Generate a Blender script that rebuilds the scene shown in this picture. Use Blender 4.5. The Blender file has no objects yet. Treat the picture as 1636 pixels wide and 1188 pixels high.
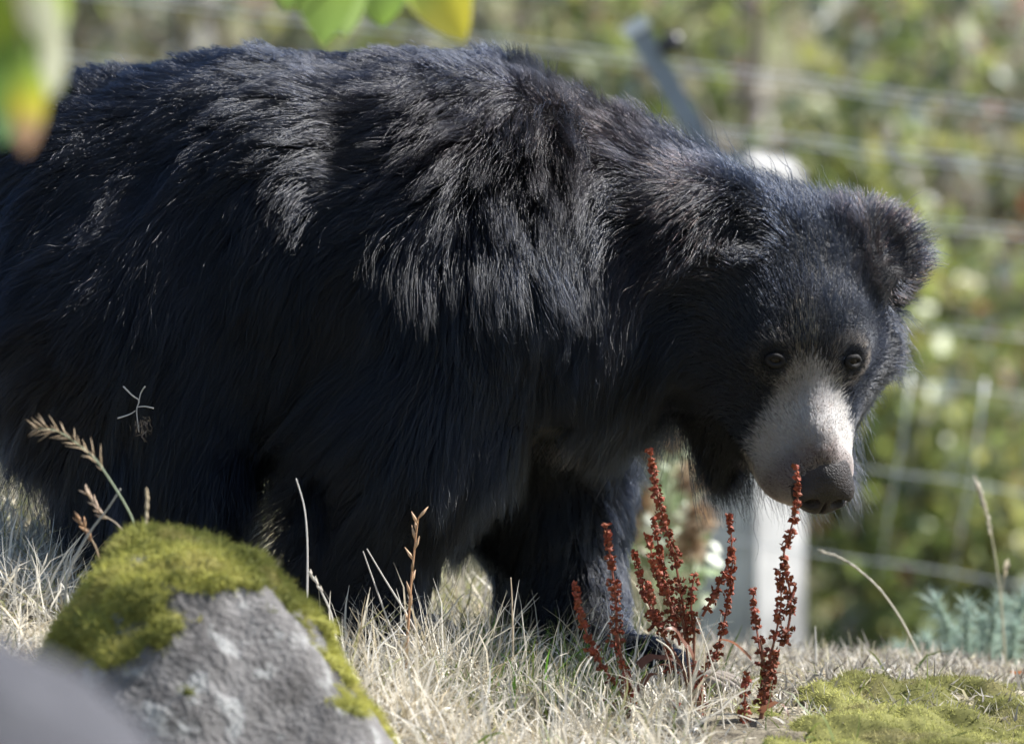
import bpy, math, random
import numpy as np
from mathutils import Vector, Matrix, kdtree

rng = np.random.default_rng(7)
random.seed(7)
scene = bpy.context.scene
COL = scene.collection

# ------------------------------------------------------------------ camera
CAM_Z, CAM_D, PXM = 0.431, 10.0, 11500.0       # eye height, distance to the bear, photo pixels per radian
cam_data = bpy.data.cameras.new('camera')
cam = bpy.data.objects.new('camera', cam_data)
COL.objects.link(cam)
cam.location = (0, -CAM_D, CAM_Z)
cam.rotation_euler = (math.radians(90), 0, 0)
cam_data.sensor_width = 36.0
cam_data.lens = 36.0 * PXM / 1636.0
cam_data.clip_end = 500.0
cam_data.dof.use_dof = True
cam_data.dof.focus_distance = 9.70
cam_data.dof.aperture_fstop = 3.6
scene.camera = cam

# ------------------------------------------------------------------ sky, sun, exposure
TO_SUN = Vector((0.66, 0.20, 0.72)).normalized()
elev = math.asin(TO_SUN.z)
world = bpy.data.worlds.new('World')
scene.world = world
world.use_nodes = True
wn = world.node_tree
sky = wn.nodes.new('ShaderNodeTexSky')
sky.sky_type = 'NISHITA'
sky.sun_disc = False
sky.sun_elevation = elev
sky.sun_rotation = math.atan2(TO_SUN.x, TO_SUN.y)
wn.links.new(sky.outputs[0], wn.nodes['Background'].inputs[0])
wn.nodes['Background'].inputs[1].default_value = 0.085
sun_data = bpy.data.lights.new('sun', 'SUN')
sun_data.energy = 5.0
sun_data.angle = math.radians(0.53)
sun_data.color = (1.0, 0.98, 0.95)
sun = bpy.data.objects.new('sun', sun_data)
COL.objects.link(sun)
sun.rotation_euler = TO_SUN.to_track_quat('Z', 'Y').to_euler()
sun.location = TO_SUN * 30
scene.view_settings.view_transform = 'Standard'
scene.view_settings.look = 'None'
scene.view_settings.gamma = 1.0
scene.view_settings.exposure = 1.3
scene.cycles.max_bounces = 4
scene.cycles.diffuse_bounces = 3
scene.cycles.glossy_bounces = 3
scene.cycles.transmission_bounces = 2
scene.cycles.transparent_max_bounces = 4
scene.cycles.adaptive_threshold = 0.02
scene.cycles_curves.shape = 'RIBBONS'
scene.cycles_curves.subdivisions = 1


# ------------------------------------------------------------------ helpers
def P(px, py, y=0.0):
    """world point at depth y for a place measured in the photograph"""
    s = (CAM_D + y) / PXM
    return np.array([(px - 818) * s, y, CAM_Z - (py - 594) * s])


def smooth(a, b, x):
    t = np.clip((x - a) / (b - a), 0, 1)
    return t * t * (3 - 2 * t)


def unit(v):
    v = np.asarray(v, float)
    return v / np.maximum(np.linalg.norm(v, axis=-1, keepdims=True), 1e-9)


def noise3(p, scale, seed=0, octaves=3):
    """cheap smooth pseudo-noise, about -1..1"""
    r = np.random.default_rng(1000 + seed)
    out = np.zeros(p.shape[:-1])
    amp, tot = 1.0, 0.0
    for o in range(octaves):
        acc = 0
        for _ in range(5):
            k = unit(r.normal(size=3)) * scale * (2 ** o) * r.uniform(0.7, 1.4)
            acc = acc + np.sin(p @ k + r.uniform(0, 6.28))
        out = out + amp * acc / 2.3
        tot += amp
        amp *= 0.5
    return out / tot


def mesh_obj(name, verts, faces, mat, parent=None, smooth_shade=True, color=None, loops=None):
    """verts (n,3); faces: (m,3) or (m,4) array or list of tuples"""
    me = bpy.data.meshes.new(name)
    verts = np.asarray(verts, np.float32)
    if isinstance(faces, np.ndarray):
        n = faces.shape[1]
        me.vertices.add(len(verts))
        me.vertices.foreach_set('co', verts.ravel())
        me.loops.add(faces.size)
        me.loops.foreach_set('vertex_index', faces.astype(np.int32).ravel())
        me.polygons.add(len(faces))
        me.polygons.foreach_set('loop_start', np.arange(0, faces.size, n, dtype=np.int32))
        me.polygons.foreach_set('loop_total', np.full(len(faces), n, np.int32))
        me.update(calc_edges=True)
    else:
        me.from_pydata([tuple(map(float, v)) for v in verts], [], faces)
    if smooth_shade and len(me.polygons):
        me.polygons.foreach_set('use_smooth', np.ones(len(me.polygons), bool))
    if color is not None:
        a = me.color_attributes.new('col', 'FLOAT_COLOR', 'POINT')
        c = np.ones((len(verts), 4), np.float32)
        c[:, :3] = color
        a.data.foreach_set('color', c.ravel())
    me.materials.append(mat)
    o = bpy.data.objects.new(name, me)
    COL.objects.link(o)
    if parent is not None:
        o.parent = parent
        o.matrix_parent_inverse = Matrix.Translation(-Vector(parent.location))
    return o


def empty(name, loc):
    o = bpy.data.objects.new(name, None)
    o.location = tuple(map(float, loc))
    o.empty_display_size = 0.05
    COL.objects.link(o)
    return o


def tag(o, label=None, cat=None, group=None, kind=None):
    if label: o['label'] = label
    if cat: o['category'] = cat
    if group: o['group'] = group
    if kind: o['kind'] = kind
    return o


class MB:
    """collects tubes, blades and other shapes into one mesh"""
    def __init__(self):
        self.v, self.f, self.c = [], [], []

    def add(self, v, f, c=None):
        b = len(self.v)
        self.v += [tuple(map(float, p)) for p in v]
        self.f += [tuple(int(i) + b for i in q) for q in f]
        self.c += [tuple(c) if c is not None else (1, 1, 1)] * len(v)

    def tube(self, pts, radii, n=6, c=None, cap=True):
        pts = np.asarray(pts, float)
        m = len(pts)
        radii = np.broadcast_to(radii, (m,))
        t = unit(np.gradient(pts, axis=0))
        ref = np.array([0, 0, 1.0]) if abs(t[0][2]) < 0.9 else np.array([1.0, 0, 0])
        V = []
        a = unit(np.cross(t[0], ref))
        for i in range(m):
            a = unit(a - t[i] * np.dot(a, t[i]))
            b = np.cross(t[i], a)
            for k in range(n):
                th = 2 * math.pi * k / n
                V.append(pts[i] + radii[i] * (math.cos(th) * a + math.sin(th) * b))
        F = [(i * n + k, i * n + (k + 1) % n, (i + 1) * n + (k + 1) % n, (i + 1) * n + k) for i in range(m - 1) for k in range(n)]
        if cap:
            F.append(tuple(range(n - 1, -1, -1)))
            F.append(tuple((m - 1) * n + k for k in range(n)))
        self.add(V, F, c)

    def box(self, c0, ax, ay, az, c=None):
        """box with centre c0 and half-axis vectors"""
        V = [np.asarray(c0) + sx * np.asarray(ax) + sy * np.asarray(ay) + sz * np.asarray(az) for sx in (-1, 1) for sy in (-1, 1) for sz in (-1, 1)]
        self.add(V, [(0, 1, 3, 2), (4, 6, 7, 5), (0, 4, 5, 1), (2, 3, 7, 6), (0, 2, 6, 4), (1, 5, 7, 3)], c)

    def build(self, name, mat, parent=None, smooth_shade=True):
        return mesh_obj(name, self.v, self.f, mat, parent, smooth_shade, np.array(self.c))


def blades(roots, dirs, lengths, widths, droop, segs, cols, side=None, tipw=0.08, wob=0.0):
    """many tapered, bending ribbons at once -> verts, quads, colours"""
    n = len(roots)
    t = np.linspace(0, 1, segs + 1)
    d = unit(dirs)
    if side is None:
        side = unit(np.cross(d, rng.normal(size=(n, 3))))
    p = roots.copy()
    V = np.zeros((n, segs + 1, 2, 3))
    step = (lengths / segs)[:, None]
    for i in range(segs + 1):
        w = (widths * ((1 - t[i]) ** 0.6 * (1 - tipw) + tipw))[:, None] * 0.5
        V[:, i, 0] = p - side * w
        V[:, i, 1] = p + side * w
        d = unit(d + np.array([0, 0, -1.0]) * (droop / segs)[:, None] * (0.4 + 1.4 * t[i]) + wob * rng.normal(size=(n, 3)))
        p = p + d * step
    base = (np.arange(n) * (segs + 1) * 2)[:, None]
    i = np.arange(segs)[None, :]
    a = base + i * 2
    F = np.stack([a, a + 1, a + 3, a + 2], -1).reshape(-1, 4)
    C = np.repeat(cols, (segs + 1) * 2, axis=0)
    return V.reshape(-1, 3), F, C


# ------------------------------------------------------------------ materials
def new_mat(name):
    m = bpy.data.materials.new(name)
    m.use_nodes = True
    return m, m.node_tree, m.node_tree.nodes['Principled BSDF']


def mat_plain(name, col, rough=0.6, var=0.25, scale=12.0, bump=0.2, bscale=60.0, spec=0.4, metal=0.0, col2=None, bdist=0.004):
    m, nt, bs = new_mat(name)
    tc = nt.nodes.new('ShaderNodeTexCoord')
    no = nt.nodes.new('ShaderNodeTexNoise')
    no.inputs['Scale'].default_value = scale
    no.inputs['Detail'].default_value = 6
    nt.links.new(tc.outputs['Object'], no.inputs['Vector'])
    rp = nt.nodes.new('ShaderNodeValToRGB')
    c = np.array(col)
    c2 = np.array(col2) if col2 is not None else c * (1 + var)
    rp.color_ramp.elements[0].color = (*(c * (1 - var)), 1)
    rp.color_ramp.elements[0].position = 0.3
    rp.color_ramp.elements[1].color = (*np.clip(c2, 0, 1), 1)
    rp.color_ramp.elements[1].position = 0.7
    nt.links.new(no.outputs['Fac'], rp.inputs['Fac'])
    nt.links.new(rp.outputs[0], bs.inputs['Base Color'])
    bs.inputs['Roughness'].default_value = rough
    bs.inputs['Metallic'].default_value = metal
    bs.inputs['Specular IOR Level'].default_value = spec
    if bump:
        n2 = nt.nodes.new('ShaderNodeTexNoise')
        n2.inputs['Scale'].default_value = bscale
        n2.inputs['Detail'].default_value = 5
        nt.links.new(tc.outputs['Object'], n2.inputs['Vector'])
        b = nt.nodes.new('ShaderNodeBump')
        b.inputs['Strength'].default_value = bump
        b.inputs['Distance'].default_value = bdist
        nt.links.new(n2.outputs['Fac'], b.inputs['Height'])
        nt.links.new(b.outputs[0], bs.inputs['Normal'])
    return m


def mat_leaf(name, rough=0.5, trans=0.35, spec=0.4):
    """vertex-coloured thin foliage with light passing through"""
    m, nt, bs = new_mat(name)
    at = nt.nodes.new('ShaderNodeAttribute')
    at.attribute_name = 'col'
    nt.links.new(at.outputs['Color'], bs.inputs['Base Color'])
    bs.inputs['Roughness'].default_value = rough
    bs.inputs['Specular IOR Level'].default_value = spec
    tr = nt.nodes.new('ShaderNodeBsdfTranslucent')
    nt.links.new(at.outputs['Color'], tr.inputs['Color'])
    mx = nt.nodes.new('ShaderNodeMixShader')
    mx.inputs[0].default_value = trans
    nt.links.new(bs.outputs[0], mx.inputs[1])
    nt.links.new(tr.outputs[0], mx.inputs[2])
    nt.links.new(mx.outputs[0], nt.nodes['Material Output'].inputs['Surface'])
    return m


def mat_hair(name, rough=0.35, radial=0.5, coat=0.0, ior=1.55):
    m = bpy.data.materials.new(name)
    m.use_nodes = True
    nt = m.node_tree
    nt.nodes.remove(nt.nodes['Principled BSDF'])
    h = nt.nodes.new('ShaderNodeBsdfHairPrincipled')
    h.model = 'CHIANG'
    h.parametrization = 'COLOR'
    at = nt.nodes.new('ShaderNodeAttribute')
    at.attribute_name = 'col'
    nt.links.new(at.outputs['Color'], h.inputs['Color'])
    h.inputs['Roughness'].default_value = rough
    h.inputs['Radial Roughness'].default_value = radial
    h.inputs['Coat'].default_value = coat
    h.inputs['IOR'].default_value = ior
    nt.links.new(h.outputs[0], nt.nodes['Material Output'].inputs['Surface'])
    return m


M_GRASS = mat_leaf('grass_blades', 0.55, 0.30, 0.35)
M_LEAF = mat_leaf('leaves', 0.42, 0.40, 0.5)
M_NEEDLE = mat_leaf('needles', 0.5, 0.25, 0.4)
M_MOSS = mat_leaf('moss_fuzz', 0.8, 0.35, 0.1)
M_BARK = mat_plain('bark', (0.16, 0.13, 0.10), 0.85, 0.4, 9, 0.6, 40)
M_TWIG = mat_plain('twig', (0.20, 0.12, 0.07), 0.7, 0.3, 20, 0.3, 80)
M_SKIN = mat_leaf('bear_skin', 0.7, 0.0, 0.2)
M_FUR = mat_hair('black_fur', 0.22, 0.30, ior=1.40)
M_PALE = mat_hair('pale_fur', 0.5, 0.7)
M_VCOL = mat_leaf('seed_and_stalk', 0.6, 0.12, 0.3)


# ------------------------------------------------------------------ signed distance fields and surface nets
class Grid:
    def __init__(self, lo, hi, h):
        self.lo, self.h = np.array(lo, float), h
        self.n = np.ceil((np.array(hi) - self.lo) / h).astype(int) + 1
        self.ax = [self.lo[i] + h * np.arange(self.n[i]) for i in range(3)]
        self.d = np.full(self.n, 1.0, np.float32)

    def region(self, lo, hi):
        a = np.clip(np.floor((np.array(lo) - self.lo) / self.h).astype(int), 0, self.n)
        b = np.clip(np.ceil((np.array(hi) - self.lo) / self.h).astype(int) + 1, 0, self.n)
        sl = tuple(slice(a[i], b[i]) for i in range(3))
        X = np.stack(np.meshgrid(*[self.ax[i][sl[i]] for i in range(3)], indexing='ij'), -1)
        return sl, X

    def union(self, fn, lo, hi, k=0.05):
        m = k * 1.6 + 0.03
        sl, X = self.region(np.array(lo) - m, np.array(hi) + m)
        if X.size == 0: return
        a, b = self.d[sl], fn(X)
        h = np.clip(0.5 + 0.5 * (a - b) / k, 0, 1)
        self.d[sl] = a * (1 - h) + b * h - k * h * (1 - h)

    def subtract(self, fn, lo, hi, k=0.01):
        m = k * 1.6 + 0.02
        sl, X = self.region(np.array(lo) - m, np.array(hi) + m)
        a, b = self.d[sl], -fn(X)
        h = np.clip(0.5 - 0.5 * (a - b) / k, 0, 1)
        self.d[sl] = a * (1 - h) + b * h + k * h * (1 - h)

    def cap(self, p0, r0, p1, r1, k=0.05):
        p0, p1 = np.asarray(p0, float), np.asarray(p1, float)
        ba = p1 - p0
        def fn(X):
            pa = X - p0
            t = np.clip((pa @ ba) / (ba @ ba), 0, 1)
            return np.linalg.norm(pa - t[..., None] * ba, axis=-1) - (r0 + (r1 - r0) * t)
        r = max(r0, r1)
        self.union(fn, np.minimum(p0, p1) - r, np.maximum(p0, p1) + r, k)

    def ell(self, c, r, R=np.eye(3), k=0.05, sub=False):
        """ellipsoid, rows of R are its axes"""
        c, r = np.asarray(c, float), np.asarray(r, float)
        def fn(X):
            q = (X - c) @ R.T
            k0 = np.linalg.norm(q / r, axis=-1)
            k1 = np.linalg.norm(q / (r * r), axis=-1)
            return k0 * (k0 - 1) / np.maximum(k1, 1e-6)
        m = r.max()
        (self.subtract if sub else self.union)(fn, c - m, c + m, k)

    def sample(self, p):
        q = (p - self.lo) / self.h
        q = np.clip(q, 0, self.n - 1.001)
        i = q.astype(int)
        f = q - i
        out = 0
        for dx in (0, 1):
            for dy in (0, 1):
                for dz in (0, 1):
                    w = np.where(dx, f[:, 0], 1 - f[:, 0]) * np.where(dy, f[:, 1], 1 - f[:, 1]) * np.where(dz, f[:, 2], 1 - f[:, 2])
                    out = out + w * self.d[i[:, 0] + dx, i[:, 1] + dy, i[:, 2] + dz]
        return out

    def grad(self, p):
        e = self.h
        g = np.stack([self.sample(p + np.eye(3)[i] * e) - self.sample(p - np.eye(3)[i] * e) for i in range(3)], -1)
        return unit(g)

    def mesh(self):
        d = self.d
        s = d < 0
        nx, ny, nz = d.shape
        acc = np.zeros((nx - 1, ny - 1, nz - 1, 3), np.float32)
        cnt = np.zeros((nx - 1, ny - 1, nz - 1), np.float32)
        corners = [(i, j, k) for i in (0, 1) for j in (0, 1) for k in (0, 1)]
        def cs(c): return d[c[0]:nx - 1 + c[0], c[1]:ny - 1 + c[1], c[2]:nz - 1 + c[2]]
        for a in corners:
            for ax in range(3):
                if a[ax]: continue
                b = list(a); b[ax] = 1
                va, vb = cs(a), cs(b)
                cr = (va < 0) != (vb < 0)
                t = np.where(cr, va / np.where(cr, va - vb, 1), 0)
                for q in range(3):
                    acc[..., q] += cr * (a[q] + (t if q == ax else 0))
                cnt += cr
        act = cnt > 0
        idx = np.full(act.shape, -1, np.int64)
        idx[act] = np.arange(act.sum())
        ijk = np.argwhere(act)
        V = self.lo + self.h * (ijk + acc[act] / cnt[act][:, None])
        F = []
        for ax in range(3):
            u, v = (ax + 1) % 3, (ax + 2) % 3
            sl0 = [slice(None)] * 3; sl1 = [slice(None)] * 3
            sl0[ax] = slice(0, -1); sl1[ax] = slice(1, None)
            for q in (u, v):
                sl0[q] = slice(1, -1); sl1[q] = slice(1, -1)
            A, B = s[tuple(sl0)], s[tuple(sl1)]
            for flip, E in ((False, A & ~B), (True, ~A & B)):
                e = np.argwhere(E)
                e[:, u] += 1; e[:, v] += 1
                def at(du, dv):
                    w = e.copy(); w[:, u] -= du; w[:, v] -= dv
                    return idx[w[:, 0], w[:, 1], w[:, 2]]
                q = np.stack([at(1, 1), at(0, 1), at(0, 0), at(1, 0)], -1)
                F.append(q[:, ::-1] if flip else q)
        return V, np.concatenate(F)


# ------------------------------------------------------------------ ground
def ground_h(x, y):
    x, y = np.asarray(x, float), np.asarray(y, float)
    left = 0.15 * np.clip((0.05 - x) / 0.75, 0, 1.6) ** 1.25
    h = left * (0.25 + 0.75 * smooth(-1.6, -0.3, y))
    h = h + 0.030 * smooth(-0.05, 0.45, y) * smooth(1.1, 0.2, x)
    crest = 0.45 - 0.15 * smooth(0.3, 0.8, x) + 1.2 * smooth(0.0, -0.5, x)
    h = h - 0.55 * smooth(0, 2.6, y - crest) - 0.02 * smooth(0.3, 0.9, x)
    h = h + 0.14 * np.clip(y - 7.0, 0, 60) + 0.03 * np.clip(y - 16, 0, 60) ** 1.2
    h = h - 0.105 * np.clip(-0.12 - y, 0, 3.0)
    h = h + 0.012 * np.sin(x * 9 + y * 4) * np.sin(y * 7 - x * 3) + 0.006 * np.sin(x * 31 + 1) * np.sin(y * 27 + x * 8)
    return h


def warp(a, n, lo, hi, p):
    t = np.linspace(-1, 1, n)
    return a + np.where(t < 0, -lo * np.abs(t) ** p, hi * np.abs(t) ** p)


gx = warp(0.0, 170, 60, 60, 2.6)
gy = warp(-0.3, 200, 25, 110, 2.6)
GX, GY = np.meshgrid(gx, gy, indexing='ij')
GZ = ground_h(GX, GY)
GV = np.stack([GX, GY, GZ], -1).reshape(-1, 3)
ii, jj = np.meshgrid(np.arange(169), np.arange(199), indexing='ij')
a = (ii * 200 + jj).ravel()
GF = np.stack([a, a + 200, a + 201, a + 1], -1)
# straw and peat near, moss to the right, rough green and brown on the far bank
m, nt, bs = new_mat('ground_turf')
geo = nt.nodes.new('ShaderNodeNewGeometry')
n1 = nt.nodes.new('ShaderNodeTexNoise'); n1.inputs['Scale'].default_value = 9; n1.inputs['Detail'].default_value = 8
n2 = nt.nodes.new('ShaderNodeTexNoise'); n2.inputs['Scale'].default_value = 0.9; n2.inputs['Detail'].default_value = 5
nt.links.new(geo.outputs['Position'], n1.inputs['Vector'])
nt.links.new(geo.outputs['Position'], n2.inputs['Vector'])
r1 = nt.nodes.new('ShaderNodeValToRGB')
e = r1.color_ramp.elements
e[0].position, e[0].color = 0.3, (0.09, 0.075, 0.055, 1)
e[1].position, e[1].color = 0.68, (0.33, 0.29, 0.21, 1)
r2 = nt.nodes.new('ShaderNodeValToRGB')
e = r2.color_ramp.elements
e[0].position, e[0].color = 0.35, (0.12, 0.10, 0.075, 1)
e[1].position, e[1].color = 0.62, (0.16, 0.165, 0.08, 1)
nt.links.new(n1.outputs['Fac'], r1.inputs['Fac'])
nt.links.new(n2.outputs['Fac'], r2.inputs['Fac'])
sep = nt.nodes.new('ShaderNodeSeparateXYZ')
nt.links.new(geo.outputs['Position'], sep.inputs[0])
mr = nt.nodes.new('ShaderNodeMapRange')
mr.inputs['From Min'].default_value, mr.inputs['From Max'].default_value = 1.2, 3.5
nt.links.new(sep.outputs['Y'], mr.inputs['Value'])
mx = nt.nodes.new('ShaderNodeMix'); mx.data_type = 'RGBA'
nt.links.new(mr.outputs[0], mx.inputs['Factor'])
nt.links.new(r1.outputs[0], mx.inputs['A'])
nt.links.new(r2.outputs[0], mx.inputs['B'])
nt.links.new(mx.outputs['Result'], bs.inputs['Base Color'])
bs.inputs['Roughness'].default_value = 0.95
bs.inputs['Specular IOR Level'].default_value = 0.1
bp = nt.nodes.new('ShaderNodeBump'); bp.inputs['Strength'].default_value = 0.8; bp.inputs['Distance'].default_value = 0.02
n3 = nt.nodes.new('ShaderNodeTexNoise'); n3.inputs['Scale'].default_value = 55; n3.inputs['Detail'].default_value = 6
nt.links.new(geo.outputs['Position'], n3.inputs['Vector'])
nt.links.new(n3.outputs['Fac'], bp.inputs['Height'])
nt.links.new(bp.outputs[0], bs.inputs['Normal'])
tag(mesh_obj('ground', GV, GF, m), kind='structure')


# ------------------------------------------------------------------ background beyond the crest
def leaf_cloud(centres, radii, n, size, palette, weights, seed, squash=1.0):
    """leaf-sized folded faces spread through clumps -> verts, tris, colours"""
    r = np.random.default_rng(seed)
    centres = np.asarray(centres, float)
    k = r.choice(len(centres), n, p=np.asarray(radii) ** 2 / (np.asarray(radii) ** 2).sum())
    dirs = unit(r.normal(size=(n, 3)))
    rr = np.asarray(radii)[k] * (r.random(n) ** 0.45)
    p = centres[k] + dirs * rr[:, None] * np.array([1, 1, squash])
    s = size * r.uniform(.55, 1.35, n)
    ax = unit(r.normal(size=(n, 3)) + np.array([0, 0, -.5]))
    sd = unit(np.cross(ax, r.normal(size=(n, 3)) + np.array([0, 0, 1.2])))
    nr = np.cross(ax, sd)
    V = np.stack([p, p + (ax * .5 + sd * .33 + nr * .08) * s[:, None], p + ax * s[:, None], p + (ax * .5 - sd * .33 + nr * .08) * s[:, None]], 1)
    b = (np.arange(n) * 4)[:, None]
    F = np.concatenate([b + np.array([[0, 1, 2]]), b + np.array([[0, 2, 3]])])
    pal = np.array(palette)
    c = pal[r.choice(len(pal), n, p=np.array(weights) / np.sum(weights))] * r.uniform(.75, 1.4, (n, 1))
    return V.reshape(-1, 3), F, np.repeat(c, 4, 0)


GREENS = [(.175, .205, .075), (.25, .295, .08), (.09, .115, .06), (.36, .35, .11), (.25, .20, .14), (.32, .11, .07), (.31, .32, .28), (.20, .23, .20)]  # the palest grey stands in for glints on glossy leaves


def place(px, d):
    return (px - 818) / PXM * d, d - CAM_D


def shrub(name, label, cat, px, d, height, width, n, leaf, w, seed, stems=5, top=None, group=None):
    r = random.Random(seed)
    x, y = place(px, d)
    z = float(ground_h(x, y))
    t = empty(name, (x, y, z))
    tag(t, label, cat, group)
    mb = MB()
    cs, rs = [], []
    for i in range(stems):
        a = r.uniform(0, 6.28)
        lean = r.uniform(.1, .5) * width
        tip = np.array([x + lean * math.cos(a), y + lean * math.sin(a), z + height * r.uniform(.65, .98)])
        base = np.array([x + r.uniform(-.1, .1), y + r.uniform(-.1, .1), z - .05])
        mid = (base + tip) / 2 + np.array([r.uniform(-.1, .1), r.uniform(-.1, .1), .1]) * width
        pts = [base, (base + mid) / 2, mid, (mid + tip) / 2, tip]
        mb.tube(pts, np.array([.035, .03, .023, .015, .006]) * (height / 2), 6)
        for f in (.35, .55, .75, .95):
            p = base * (1 - f) ** 2 + 2 * mid * f * (1 - f) + tip * f * f
            o = np.array([r.gauss(0, 1), r.gauss(0, 1), r.gauss(0, .5)]) * .22 * width
            mb.tube([p, p + o * .5 + np.array([0, 0, .04]), p + o], [.012 * height / 2, .009 * height / 2, .004], 5)
            cs.append(p + o); rs.append(width * r.uniform(.14, .27))
    mb.build('trunk', M_BARK, t)
    V, F, C = leaf_cloud(cs, rs, n, leaf, GREENS, w, seed)
    V[:, 2] = np.maximum(V[:, 2], z + .02)
    mesh_obj('crown', V, F, M_LEAF, t, True, C)
    return t


GB = 'leafy shrubs beyond the wire fence'
SH = [  # px, distance, height, width, leaves, leaf size, palette weights
    (1400, 17.5, 1.75, .95, 2300, .075, (5, 6, 2, 3, 1.5, .5, .6, 1), 'bright yellow-green leafy shrub behind the bear\'s far ear'),
    (1600, 19.0, 2.1, 1.2, 1900, .070, (3, 2, 3, 1, 4, 1.2, 1.2, 2), 'mixed green and russet shrub at the right edge beyond the wires'),
    (1480, 16.6, .95, .80, 1700, .065, (7, 5, 2, 3, .8, .1, .6, 1), 'low fresh green shrub below the bear\'s nose behind the wire netting'),
    (1640, 17.0, 1.10, .75, 1300, .06, (4, 3, 3, 2, 2, .2, 1.2, 2), 'low olive shrub beyond the gorse at the lower right'),
    (1130, 18.0, 2.0, 1.05, 1900, .075, (4, 3, 4, 1, 1, .2, .7, 1), 'green shrub rising behind the slanted fence arm'),
    (900, 20.0, 2.3, 1.4, 2300, .075, (4, 3, 4, 1.5, 2, .2, .7, 1), 'broad green shrub behind the bear\'s shoulder hump'),
    (470, 21.0, 2.2, 1.3, 1500, .07, (3, 2, 4, 1, 2, .1, 1.2, 2), 'dull green shrub showing above the middle of the bear\'s back'),
    (140, 22.0, 2.3, 1.4, 1300, .07, (1.5, .5, 4, .4, 4, .1, 1.2, 3), 'sparse grey-brown shrub showing above the bear\'s rump'),
]
for i, (px, d, hh, ww, n, lf, wt, lab) in enumerate(SH):
    shrub('leafy_shrub', lab, 'shrub', px, d, hh, ww, n, lf, wt, 50 + i, group=GB)
# slim bare trunks further back
def trunk_tree(px, d, lean, h, seed, lab):
    r = random.Random(seed)
    x, y = place(px, d)
    z = float(ground_h(x, y))
    t = empty('slender_tree', (x, y, z))
    tag(t, lab, 'tree', 'slender trees on the far bank')
    mb = MB()
    pts = [np.array([x + lean * f + .04 * math.sin(5 * f + seed), y, z - .1 + h * f]) for f in np.linspace(0, 1, 8)]
    mb.tube(pts, np.linspace(.07, .02, 8), 8)
    cs, rs = [], []
    for k in range(7):
        f = .35 + .6 * k / 6
        p = pts[0] * (1 - f) + pts[-1] * f
        a = r.uniform(0, 6.28)
        q = p + np.array([math.cos(a), math.sin(a), .5]) * r.uniform(.3, .8)
        mb.tube([p, (p + q) / 2 + np.array([0, 0, .05]), q], [.025, .016, .006], 5)
        cs.append(q); rs.append(r.uniform(.3, .5))
    mb.build('trunk', mat_bark_grey, t)
    V, F, C = leaf_cloud(cs, rs, 900, .075, GREENS, (3, 2, 4, 1, 2, .3, .8, 1), seed)
    mesh_obj('crown', V, F, M_LEAF, t, True, C)
mat_bark_grey = mat_plain('grey_bark', (.30, .28, .26), .85, .35, 7, .6, 30)
trunk_tree(1250, 23, -.5, 4.2, 1, 'slender grey trunk leaning left above the bear\'s head')
trunk_tree(1520, 22, -.7, 4.0, 2, 'slender grey trunk slanting behind the topmost fence wire at right')
trunk_tree(640, 25, .3, 4.5, 3, 'slender tree far behind the middle of the bear\'s back')
trunk_tree(300, 24, .2, 4.3, 4, 'slender tree far behind the bear\'s rump')
# a far wood that reads as one mass
cs, rs = [], []
r_ = random.Random(5)
for i in range(150):
    x, y = r_.uniform(-6, 6), r_.uniform(15.5, 19.5)
    cs.append((x, y, float(ground_h(x, y)) + r_.uniform(.0, 3.0))); rs.append(r_.uniform(.35, .75))
V, F, C = leaf_cloud(cs, rs, 9500, .10, GREENS, (2, 1.0, 5, .5, 6, .5, 1.2, 2.5), 77)
tag(mesh_obj('far_undergrowth', V, F, M_LEAF, None, True, C), 'mottled green and brown undergrowth far behind the fence', 'undergrowth', kind='stuff')

# ------------------------------------------------------------------ the wire fence
FD = 14.2                                                      # distance of the fence from the camera
M_GALV = mat_plain('galvanised_wire', (.60, .62, .64), .4, .15, 30, .1, 90, .5, .6)
M_POST = mat_plain('weathered_timber', (.44, .43, .42), .8, .38, 9, .6, 45)
M_ARM = mat_plain('galvanised_arm', (.20, .23, .26), .5, .25, 14, .2, 60, .5, .35)
def F_(px, py, d=FD):
    return P(px, py, d - CAM_D)
fence = empty('wire_fence', F_(1400, 1060))
tag(fence, 'galvanised wire netting fence sagging across the background to the right of the post', 'fence')
LINES = [((-200, -60), (850, 68), (1900, 210)), ((-200, 55), (1150, 205), (1900, 300)), ((-200, 150), (1200, 318), (1900, 392)),
         ((-200, 330), (1200, 488), (1900, 580)), ((-200, 420), (1200, 578), (1900, 665)), ((-200, 560), (1200, 722), (1900, 840)), ((-200, 700), (1200, 868), (1900, 990))]
for ln in LINES:
    for off in (0, 14):
        if off and ln[1][1] > 330: continue                   # the upper strands run double
        q = np.array([F_(px, py + off, FD - .14) for px, py in ln])
        pts = []
        for t in np.linspace(0, 1, 25):
            b = q[0] * (2 * (t - .5) * (t - 1)) + q[1] * (4 * t * (1 - t)) + q[2] * (2 * t * (t - .5))
            b[2] += .002 * math.sin(t * 40 + ln[1][1])
            pts.append(b)
        mb = MB()
        mb.tube(pts, .0018, 5)
        mb.build('strand', M_GALV, fence)
for px0 in range(-140, 1900, 118):
    if 1120 < px0 < 1290: continue
    top, bot = F_(px0 + 62, 470 + (px0) * .09, FD - .136), F_(px0 + 8, 905 + (px0 - 1200) * .13, FD - .136)
    mb = MB()
    mb.tube([top, top * .66 + bot * .34 + np.array([.004, 0, 0]), top * .33 + bot * .67, bot], .0014, 5)
    mb.build('stay_wire', M_GALV, fence)
pc = F_(1200, 240)
pb = F_(1200, 1150)
post = empty('fence_post', pb)
tag(post, 'stout square pale timber fence post standing behind the bear\'s chin', 'post')
th = math.radians(41)
ax, ay = np.array([math.cos(th), math.sin(th), 0]), np.array([-math.sin(th), math.cos(th), 0])
hw = .086
import bmesh
bm = bmesh.new()
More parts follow.
